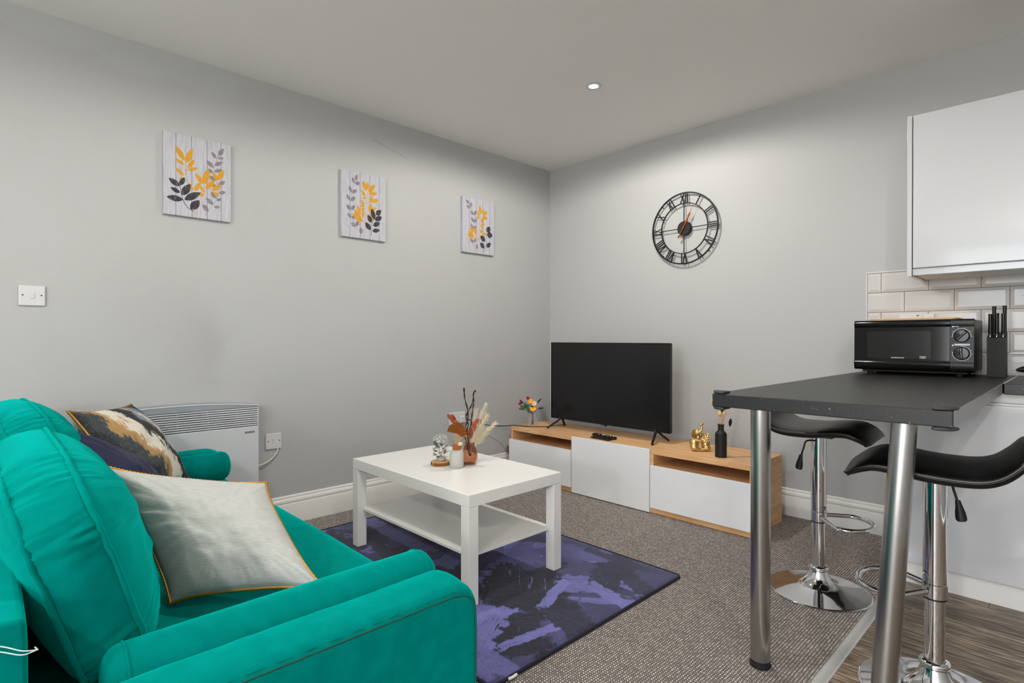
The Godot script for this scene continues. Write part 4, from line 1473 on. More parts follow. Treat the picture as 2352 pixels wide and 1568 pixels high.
# ---------------------------------------------------------------- canvases
func build_art() -> void:
	var names := ["leaf-print canvas on the left wall with large dark leaves at its lower left", "leaf-print canvas on the left wall, hung between the other two", "leaf-print canvas on the left wall nearest the room corner"]
	var zc := [2.6345, 1.7185, 0.7955]
	var yc := [1.8385, 1.8495, 1.856]
	for k in 3:
		var t := thing("wall_canvas", names[k], "canvas print", Vector3(0.002, yc[k], zc[k]), 0.0, "leaf-print canvases on the left wall")
		var m := mat("canvas_print%d" % k, Color(1, 1, 1), 0.85)
		m.albedo_texture = ImageTexture.create_from_image(_leaf_print(ART[k], 384, 512, 200 + k))
		m.texture_repeat = false
		var b := MB.new().box(Vector3(0.009, 0, 0), Vector3(0.018, 0.400, 0.302), 0.0015, 2)
		for i in b.U.size():
			var p := b.V[i]
			b.U[i] = Vector2(clampf(0.5 - p.z / 0.302, 0.004, 0.996), clampf(0.5 - p.y / 0.400, 0.004, 0.996))
		part("canvas", b, m, t)
		part("stretcher", MB.new().box(Vector3(0.0005, 0, 0), Vector3(0.003, 0.36, 0.262), 0.0005), M.pale_wood, t)


func _leaf_print(art: Dictionary, w: int, h: int, sd: int) -> Image:
	var im := Image.create(w, h, false, Image.FORMAT_RGB8)
	var n1 := noise(sd, 0.03, 3)
	var lines := nums(art.L)
	var sc := []
	for k in 22:
		sc.append([rng.randf(), rng.randf(), rng.randf_range(0.008, 0.022), rng.randf_range(0.03, 0.10), rng.randf_range(0.15, 0.45)])
	for y in h:
		for x in w:
			var s := n1.get_noise_2d(x * 2.2, y * 0.22)
			var c := Color(0.685, 0.68, 0.715).lerp(Color(0.735, 0.735, 0.765), clampf(0.5 + s, 0, 1))
			im.set_pixel(x, y, c)
	for e in sc:             # dry-brush scratches
		for y in range(maxi(0, int((e[1] - e[3]) * h)), mini(h, int((e[1] + e[3]) * h))):
			for x in range(maxi(0, int((e[0] - e[2]) * w)), mini(w, int((e[0] + e[2]) * w))):
				var u: float = (float(x) / w - e[0]) / e[2]
				var v: float = (float(y) / h - e[1]) / e[3]
				var k = clampf(1.0 - u * u - v * v, 0.0, 1.0) * e[4] * clampf(0.6 + n1.get_noise_2d(x * 9.0, y * 0.8) * 1.4, 0.0, 1.0)
				im.set_pixel(x, y, im.get_pixel(x, y).lerp(Color(0.46, 0.43, 0.47), k))
	for l in lines:          # printed board joints
		for y in h:
			var xc := l * w + 0.7 * sin(y * 0.02 + l * 9.0)
			for d in [-1, 0, 1]:
				var x = int(xc) + d
				if x >= 0 and x < w:
					im.set_pixel(x, y, im.get_pixel(x, y).lerp(Color(0.27, 0.24, 0.28), (0.95 if d in [0, 1] else 0.4) * (0.8 + n1.get_noise_2d(d * 7.0, y * 1.5) * 0.6)))
	var grey_c := Color(0.47, 0.44, 0.475)
	var yel := Color(0.79, 0.55, 0.09)
	var blk := Color(0.155, 0.14, 0.165)
	_stems(im, art.GS, grey_c, 1.5)
	_leaves(im, art.G, grey_c, n1)
	_stems(im, art.YS, Color(0.80, 0.52, 0.22), 1.3)
	_leaves(im, art.Y, yel, n1)
	_stems(im, art.KS, blk, 1.5)
	_leaves(im, art.K, blk, n1)
	return im


func _leaves(im: Image, s: String, c: Color, n1: FastNoiseLite) -> void:
	var a := nums(s)
	var w := im.get_width()
	var h := im.get_height()
	for k in range(0, a.size() - 4, 5):
		var b := Vector2(a[k] * w, a[k + 1] * h)
		var t := Vector2(a[k + 2] * w, a[k + 3] * h)
		var hw: float = a[k + 4] * w * 0.5
		var ax := (t - b)
		var l := ax.length()
		ax /= l
		var r := Rect2(b, Vector2.ZERO).expand(t).grow(hw + 2)
		for y in range(maxi(0, int(r.position.y)), mini(h, int(r.end.y) + 1)):
			for x in range(maxi(0, int(r.position.x)), mini(w, int(r.end.x) + 1)):
				var d := Vector2(x + 0.5, y + 0.5) - b
				var u := d.dot(ax) / l
				if u < -0.02 or u > 1.02:
					continue
				var half := hw * pow(maxf(0.0, sin(PI * pow(clampf(u, 0, 1), 0.9))), 0.75)
				var v := absf(d.cross(ax))
				var k2 := clampf(half - v + 0.5, 0.0, 1.0) * (0.92 + 0.08 * n1.get_noise_2d(x * 3.0, y * 3.0))
				if k2 > 0.0:
					var cc := c.lerp(Color(0.78, 0.78, 0.80), clampf(n1.get_noise_2d(x * 2.0 + 400, y * 0.6) * 0.45, 0.0, 0.35))
					im.set_pixel(x, y, im.get_pixel(x, y).lerp(cc, k2))


func _stems(im: Image, s: String, c: Color, half: float) -> void:
	var w := im.get_width()
	var h := im.get_height()
	for one in s.split(";"):
		var a := nums(one)
		var p := []
		for k in range(0, a.size() - 1, 2):
			p.append(Vector2(a[k] * w, a[k + 1] * h))
		for q in curve2(p, 160):
			for y in range(int(q.y - half), int(q.y + half) + 2):
				for x in range(int(q.x - half), int(q.x + half) + 2):
					if x >= 0 and y >= 0 and x < w and y < h:
						var k := clampf(half - Vector2(x + 0.5, y + 0.5).distance_to(q) + 0.5, 0.0, 1.0)
						im.set_pixel(x, y, im.get_pixel(x, y).lerp(c, k * 0.7))


# ---------------------------------------------------------------- clock
func build_clock() -> void:
	var t := thing("wall_clock", "round black skeleton wall clock with Roman numerals and copper hands", "clock", Vector3(1.2345, 1.774, 0.004))
	var ro := 0.2365
	var ri := 0.168
	var z := 0.024
	for e in [[ro, 0.0085, "outer_ring"], [ri, 0.0055, "inner_ring"]]:
		var r: float = e[0]
		var hw: float = e[1] * 0.5
		part(e[2], MB.new().lathe(PackedVector2Array([Vector2(r - hw, -0.004), Vector2(r + hw, -0.004), Vector2(r + hw, 0.004), Vector2(r - hw, 0.004)]), 96, Transform3D(Basis(Vector3(1, 0, 0), Vector3(0, 0, 1), Vector3(0, -1, 0)), Vector3(0, 0, z)), 38.0, true), M.black_iron, t)
	# numerals: strokes between the rings; x across the numeral, 0 at the inner ring and 1 at the outer
	var w := 0.0072
	var glyph := {"I": [0.013, [[0.0, 0.0, 0.0, 1.0]]], "V": [0.034, [[-0.013, 1.0, 0.0, 0.0], [0.013, 1.0, 0.0, 0.0]]], "X": [0.034, [[-0.013, 1.0, 0.013, 0.0], [0.013, 1.0, -0.013, 0.0]]]}
	var roman := ["XII", "I", "II", "III", "IIII", "V", "VI", "VII", "VIII", "IX", "X", "XI"]
	roman[4] = "IV"
	for k in 12:
		var a := PI / 2 - TAU * k / 12.0
		var out := Vector2(cos(a), sin(a))
		var side := Vector2(sin(a), -cos(a))
		var txt: String = roman[k]
		var total := 0.0
		for ch in txt:
			total += glyph[ch][0]
		var x := -total / 2
		var mb := MB.new()
		for ch in txt:
			x += glyph[ch][0] / 2
			for s in glyph[ch][1]:
				var p: Vector2 = out * lerpf(ri, ro, s[1]) + side * (x + s[0])
				var q: Vector2 = out * lerpf(ri, ro, s[3]) + side * (x + s[2])
				var d := (q - p)
				var l := d.length()
				var xf := Transform3D(Basis(Vector3(0, 0, 1), d.angle() - PI / 2), Vector3((p.x + q.x) / 2, (p.y + q.y) / 2, z))
				mb.box(Vector3.ZERO, Vector3(w * (0.72 if ch == "X" else 0.9), l, 0.006), 0.0006, 1, xf)
			x += glyph[ch][0] / 2
		part("numeral", mb, M.black_iron, t)
	for k in 4:
		var a := PI / 2 * k
		var c := Vector2(cos(a), sin(a)) * (ri + 0.045) * 0.5
		part("spoke", MB.new().box(Vector3.ZERO, Vector3(0.0048, ri - 0.045, 0.006), 0.0008, 1, Transform3D(Basis(Vector3(0, 0, 1), a - PI / 2), Vector3(c.x, c.y, z))), M.black_iron, t)
	part("hub", MB.new().lathe(PackedVector2Array([Vector2(0, 0), Vector2(0.046, 0), Vector2(0.0475, 0.002), Vector2(0.0475, 0.028), Vector2(0.046, 0.030), Vector2(0, 0.030)]), 56, Transform3D(Basis(Vector3(1, 0, 0), Vector3(0, 0, 1), Vector3(0, -1, 0)), Vector3.ZERO)), M.black_matt, t)
	# hands lie almost over one another at five past one
	var spade := func(len_: float, wd: float) -> PackedVector2Array:
		var p := [Vector2(-wd * 0.3, -0.05), Vector2(-wd * 0.9, -0.062), Vector2(-wd * 0.5, -0.072), Vector2(wd * 0.5, -0.072), Vector2(wd * 0.9, -0.062), Vector2(wd * 0.3, -0.05), Vector2(wd * 0.42, 0.0), Vector2(wd * 0.5, len_ * 0.42), Vector2(wd * 1.1, len_ * 0.50), Vector2(wd * 0.6, len_ * 0.60), Vector2(wd * 0.25, len_ * 0.66), Vector2(wd * 0.09, len_), Vector2(-wd * 0.09, len_), Vector2(-wd * 0.25, len_ * 0.66), Vector2(-wd * 0.6, len_ * 0.60), Vector2(-wd * 1.1, len_ * 0.50), Vector2(-wd * 0.5, len_ * 0.42), Vector2(-wd * 0.42, 0.0)]
		return PackedVector2Array(p)
	part("hour_hand", MB.new().extrude(spade.call(0.105, 0.0085), 0.0, 0.0012, Transform3D(Basis(Vector3(0, 0, 1), deg_to_rad(-30.5)), Vector3(0, 0, 0.0355))), M.copper, t)
	part("minute_hand", MB.new().extrude(spade.call(0.176, 0.0070), 0.0, 0.0012, Transform3D(Basis(Vector3(0, 0, 1), deg_to_rad(-28.0)), Vector3(0, 0, 0.0385))), M.copper, t)
	part("pin", MB.new().lathe(PackedVector2Array([Vector2(0, 0.029), Vector2(0.0055, 0.029), Vector2(0.0055, 0.041), Vector2(0.003, 0.043), Vector2(0, 0.0435)]), 20, Transform3D(Basis(Vector3(1, 0, 0), Vector3(0, 0, 1), Vector3(0, -1, 0)), Vector3.ZERO)), M.copper, t)
	var st := MB.new()
	for k in 4:
		var a := PI / 4 + PI / 2 * k
		st.box(Vector3(cos(a) * ro, sin(a) * ro, 0.010), Vector3(0.006, 0.006, 0.024), 0.001)
	part("standoff", st, M.black_iron, t)


# ---------------------------------------------------------------- switches and sockets on the left wall
func build_switches() -> void:
	var face := Basis(Vector3(0, 0, -1), Vector3(0, 1, 0), Vector3(1, 0, 0))
	for k in 2:
		var at := Vector3(0.001, 1.218, 3.263) if k == 0 else Vector3(0.001, 0.473, 2.264)
		var t := thing("wall_switch", "white single light switch on the left wall above the sofa" if k == 0 else "white switched fuse outlet on the left wall beside the heater", "switch", at)
		var x := Transform3D(face, Vector3.ZERO)
		var p := part("plate", MB.new().box(Vector3(0, 0, 0.0045), Vector3(0.086, 0.086, 0.009), 0.0042, 3, x), M.white_plastic, t)
		part("rocker", MB.new().box(Vector3(0, 0.0, 0.0098), Vector3(0.016, 0.024, 0.004), 0.0012, 1, Transform3D(face * Basis(Vector3(1, 0, 0), 0.06), Vector3.ZERO)), M.white_plastic, p)
		for s in [-1.0, 1.0]:
			var sc := part("screw", MB.new().lathe(PackedVector2Array([Vector2(0, 0.0085), Vector2(0.0034, 0.0085), Vector2(0.0034, 0.0094), Vector2(0.002, 0.0098), Vector2(0, 0.0098)]), 14, Transform3D(face * Basis(Vector3(1, 0, 0), PI / 2), face * Vector3(0.0302 * s, 0.002, 0))), M.screw, p)
		if k == 1:
			part("flex_outlet", MB.new().box(Vector3(0.004, -0.022, 0.0095), Vector3(0.014, 0.003, 0.002), 0.0005, 1, x), M.white_plastic, p)
	var fx := MB.new().tube(curve([Vector3(0.008, 0.440, 2.243), Vector3(0.012, 0.412, 2.248), Vector3(0.018, 0.376, 2.285), Vector3(0.022, 0.357, 2.335), Vector3(0.026, 0.353, 2.385), Vector3(0.03, 0.352, 2.42)], 40), 0.0042, 10)
	var f := part("heater_flex", fx, M.white_cable, self)
	f.name = numbered("heater_flex")
	tag(f, "short white cable curving from the fuse outlet to the heater", "cable")
	# double socket behind the dried flowers, with two plugs
	var so := thing("wall_socket", "white double socket low on the left wall behind the dried flowers", "socket", Vector3(0.001, 0.472, 0.987))
	var x := Transform3D(face, Vector3.ZERO)
	part("plate", MB.new().box(Vector3(0, 0, 0.0045), Vector3(0.146, 0.086, 0.009), 0.0042, 2, x), M.white_plastic, so)
	for s in [-1.0, 1.0]:
		part("rocker", MB.new().box(Vector3(0.020 * s, 0.028, 0.0098), Vector3(0.013, 0.018, 0.004), 0.001, 1, x), M.white_plastic, so)
	var pl := thing("mains_plug", "white mains plug in the double socket behind the dried flowers", "plug", Vector3(0.0105, 0.462, 0.955))
	part("body", MB.new().box(Vector3(0, 0, 0.014), Vector3(0.046, 0.046, 0.027), 0.006, 2, x), M.white_plastic, pl)
	var gp := thing("mains_plug", "grey mains plug low on the left wall beside the bench end", "plug", Vector3(0.0015, 0.170, 0.475))
	part("body", MB.new().box(Vector3(0, 0.012, 0.018), Vector3(0.05, 0.056, 0.035), 0.006, 2, x), mat("grey_plastic", Color(0.40, 0.38, 0.36), 0.5), gp)
	part("cord", MB.new().tube(curve([Vector3(0.02, -0.014, 0), Vector3(0.024, -0.06, 0.004), Vector3(0.026, -0.10, 0.02), Vector3(0.028, -0.164, 0.03)], 14), 0.0035, 8), M.grey_plastic, gp)


const ART := [
	{"Y": "301 318 165 152 80 321 339 415 151 91 293 368 160 313 59 349 396 443 282 64 349 429 492 377 53 290 503 167 425 59 309 537 213 547 37 420 665 347 576 48 444 666 535 549 70 594 670 515 585 53 579 684 503 716 75 575 564 451 449 75 590 562 648 365 102 610 617 749 496 86 786 495 719 387 64 796 481 892 338 86 712 624 854 536 75 707 642 821 681 53", "K": "226 639 76 564 86 231 626 299 526 75 230 720 102 673 70 263 744 381 596 107 272 800 45 793 96 301 796 529 679 107 388 905 513 777 118", "G": "772 210 696 139 53 809 165 888 67 70 798 205 887 190 43 735 338 623 260 70 746 303 871 240 64 714 405 648 360 53 745 383 860 339 59 760 495 668 450 75 770 582 708 545 59 801 548 907 481 64 811 653 917 613 59 769 722 692 648 64 779 747 852 711 48 721 805 619 734 75 737 833 831 821 48 648 899 563 821 75", "YS": "311 333 319 445 347 572 420 644;476 952 502 866 728 601 812 461;589 671 585 554;319 445 359 398", "KS": "231 630 263 772 324 871 427 925", "GS": "612 953 758 758 801 608 740 379 788 203 846 134", "L": "175 404 631 847"},
	{"Y": "556 257 455 116 94 579 220 578 114 60 594 265 740 136 101 595 295 797 266 80 520 343 426 255 67 545 361 445 377 47 619 415 684 316 67 647 412 824 357 87 496 504 427 407 67 496 500 397 512 34 429 580 503 520 60 405 651 342 499 80 374 642 264 584 67 461 738 240 637 127 454 679 484 556 60 616 574 647 429 80 699 538 763 482 60 726 682 630 616 67", "K": "726 673 667 512 101 663 732 579 622 101 771 603 881 515 107 739 685 906 617 107 638 847 527 743 107 702 776 854 715 101 683 860 852 829 87", "G": "273 182 236 92 60 303 136 338 38 67 297 178 400 158 80 214 324 166 232 67 220 331 334 273 74 179 449 113 367 60 203 454 292 384 74 198 592 108 521 74 216 590 287 506 74 205 708 133 646 67 217 707 313 679 67 302 831 205 783 80 314 822 369 740 74 426 929 425 835 74", "YS": "501 951 524 739 533 439 582 271;535 652 636 589 712 528;536 781 461 729 386 645;552 441 634 413", "KS": "652 932 676 748 758 609", "GS": "501 990 302 823 198 576 202 359 297 153", "L": "182 406 625 841"},
	{"Y": "567 271 537 115 95 634 259 656 152 64 634 280 774 199 87 523 323 464 214 71 538 343 434 342 64 627 307 790 328 79 582 420 672 328 87 590 449 705 437 64 657 529 560 465 71 553 621 620 541 71 598 634 751 611 71 333 625 244 515 95 391 662 420 523 79 319 661 176 619 87 355 687 154 685 135 406 738 362 720 56 516 750 472 715 48 598 729 546 665 64", "K": "771 579 863 469 135 771 627 948 619 151 703 751 561 664 135 674 884 553 790 119 757 855 887 770 111", "G": "204 128 105 61 71 246 185 272 85 71 232 204 126 158 79 333 311 244 241 71 347 309 427 223 71 340 437 272 356 71 355 440 446 370 79 319 550 250 477 64 326 566 428 501 71 333 813 244 748 79 348 803 413 737 71 450 919 450 824 67", "YS": "584 930 509 746 523 452 612 278;516 676 568 637;406 729 333 676", "KS": "636 956 734 840 748 611", "GS": "480 947 348 803 319 550 362 350 261 184", "L": "212 432 644 860"}]


# ---------------------------------------------------------------- scatter cushions
# a knife-edge cushion through four corners; side +1 is the face that looks along (c1-c0) x (c3-c0)
func pillow(c: Array, fat: float, sd: int, ears := 0.10) -> Array:
	var g := noise(sd, 1.0, 3)
	var nn: Vector3 = (c[1] - c[0]).cross(c[3] - c[0]).normalized()
	var flat := func(u: float, v: float) -> Vector3:
		# sides drawn in, corners left out
		var uu := u - 0.5
		var vv := v - 0.5
		var pin := ears * (1.0 - pow(absf(2.0 * vv), 3.0)) * 0.5
		var pin2 := ears * (1.0 - pow(absf(2.0 * uu), 3.0)) * 0.5
		var a := 0.5 + uu * (1.0 - pin)
		var b := 0.5 + vv * (1.0 - pin2)
		return (c[0] as Vector3).lerp(c[1], a).lerp((c[3] as Vector3).lerp(c[2], a), b)
	var size: float = c[0].distance_to(c[1])
	var faces := []
	for s in [1.0, -1.0]:
		var mb := MB.new().grid(64, 64, func(u: float, v: float) -> Vector3:
			var e := 4.0 * u * (1.0 - u)
			var f := 4.0 * v * (1.0 - v)
			var k := pow(e, 0.55) * pow(f, 0.55)
			var p: Vector3 = flat.call(u, v)
			var rim := minf(minf(u, 1.0 - u), minf(v, 1.0 - v))
			var wr := g.get_noise_3d(u * 3.0, v * 3.0, s * 3.0) * 0.012 * k
			var ang := atan2(v - 0.5, u - 0.5)
			wr += g.get_noise_2d(cos(ang) * 5.0 + 20.0 * s, sin(ang) * 5.0) * 0.007 * smoothstep(0.0, 0.05, rim) * smoothstep(0.34, 0.08, rim)
			return p + nn * s * (fat * k + wr), false, false, Vector2.ONE, false)
		for k in mb.N.size():
			if mb.N[k].dot(nn) * s < 0.0 and true:
				pass
		var sum := Vector3.ZERO
		for k in mb.N.size():
			sum += mb.N[k]
		if sum.dot(nn) * s < 0.0:
			for k in mb.N.size():
				mb.N[k] = -mb.N[k]
		mb.fix_winding(0, 0)
		faces.append(mb)
	var rim_pts := PackedVector3Array()
	for side in 4:
		for k in 24:
			var q := k / 24.0
			var uv: Vector2 = [Vector2(q, 0), Vector2(1, q), Vector2(1 - q, 1), Vector2(0, 1 - q)][side]
			rim_pts.append(flat.call(uv.x, uv.y))
	return [faces[0], faces[1], rim_pts]


func _cord(pts: PackedVector3Array, r: float) -> MB:
	# a twisted cord: a tube whose radius beads along its length
	var line := PackedVector3Array()
	var n := pts.size()
	for k in n:
		for i in 8:
			line.append(pts[k].lerp(pts[(k + 1) % n], i / 8.0))
	var rad := PackedFloat32Array()
	for k in line.size():
		rad.append(r * (1.0 + (0.22 if k % 4 < 2 else -0.12)))
	return MB.new().tube(line, rad, 7, true)


func build_cushions() -> void:
	# cloths
	var slub := noise(101, 0.5, 2)
	var cloud := noise(102, 0.012, 3)
	var linen := mat("white_linen", Color(1, 1, 1), 0.85)
	linen.albedo_texture = paint(384, 384, func(x, y):
		var s := slub.get_noise_2d(x * 0.06, y * 1.4) * 0.055 + slub.get_noise_2d(x * 1.2 + 90.0, y * 0.3) * 0.02
		return Color(0.70 + s, 0.705 + s, 0.695 + s))
	linen.rim_enabled = true
	linen.rim = 0.25
	linen.heightmap_enabled = true
	linen.heightmap_texture = paint(256, 256, func(x, y): return grey(0.5 + 0.5 * slub.get_noise_2d(x * 0.08, y * 1.6)))
	linen.heightmap_scale = 0.05
	var brush := noise(103, 0.05, 3)
	var stops := [[0.0, Color(0.30, 0.32, 0.36)], [0.10, Color(0.115, 0.12, 0.135)], [0.24, Color(0.20, 0.23, 0.25)], [0.31, Color(0.66, 0.52, 0.33)], [0.37, Color(0.70, 0.57, 0.40)], [0.41, Color(0.85, 0.82, 0.77)], [0.51, Color(0.84, 0.81, 0.76)], [0.56, Color(0.12, 0.12, 0.135)], [0.66, Color(0.17, 0.16, 0.16)], [0.72, Color(0.50, 0.53, 0.57)], [0.79, Color(0.80, 0.77, 0.73)], [0.86, Color(0.47, 0.50, 0.55)], [0.94, Color(0.40, 0.42, 0.47)], [1.0, Color(0.13, 0.13, 0.16)]]
	var abstract := func(x: float, y: float, w: float) -> Color:
		var u := x / w
		var v := y / w
		var q := u * 0.92 + 0.30 * (1.0 - v) - 0.16 + 0.10 * sin(v * 3.4 + 0.4)
		q += cloud.get_noise_2d(x * 0.9, y * 0.5) * 0.10
		q += brush.get_noise_2d(x * 1.5, y * 0.35) * 0.055 + brush.get_noise_2d(x * 6.0, y * 1.2) * 0.030
		q = clampf(q, 0.0, 1.0)
		var c: Color = stops[0][1]
		for k in stops.size() - 1:
			if q >= stops[k][0]:
				c = stops[k][1].lerp(stops[k + 1][1], smoothstep(0.25, 0.75, (q - stops[k][0]) / (stops[k + 1][0] - stops[k][0])))
		var f := brush.get_noise_2d(x * 9.0 + 700.0, y * 2.0)
		return c.lerp(Color(0.72, 0.70, 0.66), clampf(f * 1.5 - 0.35, 0.0, 0.7)) if c.get_luminance() < 0.4 else c * (1.0 + f * 0.12)
	var ab := mat("abstract_cloth", Color(1, 1, 1), 0.8)
	ab.albedo_texture = paint(448, 448, func(x, y): return abstract.call(float(x), float(y), 448.0))
	ab.heightmap_enabled = true
	ab.heightmap_texture = linen.heightmap_texture
	ab.heightmap_scale = 0.05
	var nv := mat("navy_velvet", Color(0.06, 0.08, 0.225), 0.75)
	nv.rim_enabled = true
	nv.rim = 0.8
	nv.rim_tint = 0.6
	# white back of the near cushion looks at the camera, its print at the far side
	var c0 := [Vector3(1.38, 0.717, 3.203), Vector3(1.50, 0.632, 2.846), Vector3(1.865, 0.452, 2.846), Vector3(1.60, 0.412, 3.10)]
	var p := pillow(c0, 0.10, 111, 0.20)
	var t := thing("scatter_cushion", "white linen scatter cushion with gold cord edging, nearest the camera on the sofa", "cushion", Vector3(1.58, 0.395, 3.0))
	var o := Vector3(-1.58, -0.395, -3.0)
	_put(p, o)
	part("back_panel", p[1], M.white_linen, t)
	part("printed_panel", p[0], M.abstract_cloth, t, "abstract printed front of the cushion")
	part("gold_cord", _cord(p[2], 0.0042), M.gold_thread, t)
	# the printed one beyond
	var c1 := [Vector3(0.64, 0.782, 3.203), Vector3(0.29, 0.757, 2.962), Vector3(0.43, 0.430, 2.775), Vector3(0.79, 0.44, 3.02)]
	p = pillow(c1, 0.09, 121, 0.16)
	t = thing("scatter_cushion", "abstract charcoal, gold and cream printed scatter cushion at the far end of the sofa", "cushion", Vector3(0.54, 0.395, 3.0))
	o = Vector3(-0.54, -0.395, -3.0)
	_put(p, o)
	part("printed_panel", p[1] if true else p[0], M.abstract_cloth, t)
	part("back_panel", p[0], M.white_linen, t)
	part("gold_cord", _cord(p[2], 0.0042), M.gold_thread, t)
	# the navy one with an embroidered peacock eye
	var c2 := [Vector3(0.85, 0.757, 3.23), Vector3(0.67, 0.56, 2.985), Vector3(0.86, 0.41, 2.93), Vector3(1.06, 0.50, 3.17)]
	p = pillow(c2, 0.075, 131, 0.07)
	t = thing("scatter_cushion", "navy velvet scatter cushion with an embroidered peacock-feather eye", "cushion", Vector3(0.86, 0.395, 3.07))
	o = Vector3(-0.86, -0.395, -3.07)
	_put(p, o)
	part("front_panel", p[1], M.navy_velvet, t)
	part("back_panel", p[0], M.navy_velvet, t)
	var em := Node3D.new()
	# embroidery: rings and barbs laid on the cloth near the lower corner
	var at := Vector3(0.70, 0.565, 3.03) + o
	var ax := Vector3(-0.35, -0.25, -0.9).normalized()
	var ay := Vector3(0.55, 0.70, -0.40)
	ay = (ay - ax * ay.dot(ax)).normalized()
	var eye := MB.new()
	em.free()
	for e in [[0.020, 0.013], [0.0155, 0.0095]]:
		var ring := PackedVector3Array()
		for k in 24:
			var a := TAU * k / 24.0
			ring.append(at + ax * cos(a) * e[0] + ay * sin(a) * e[1])
		eye.tube(ring, 0.0014, 6, true)
	for k in 9:
		var a := -0.9 + 2.6 * k / 8.0
		var d := -ax * cos(a) + ay * sin(a)
		eye.tube(curve([at + d * 0.017, at + d * 0.032 + ay * 0.004, at + d * 0.046 + ay * 0.011], 6), 0.0011, 5)
	var ep := part("embroidery", eye, M.gold_thread, t, "gold embroidered peacock eye")
	part("eye_centre", MB.new().leaf(at - ax * 0.010, ax, ay, 0.020, 0.012, 0.0, 0.002), mat("teal_thread", Color(0.02, 0.25, 0.32), 0.5), ep)


func _put(p: Array, o: Vector3) -> void:
	for k in 2:
		for i in p[k].V.size():
			p[k].V[i] += o
	for i in p[2].size():
		p[2][i] += o


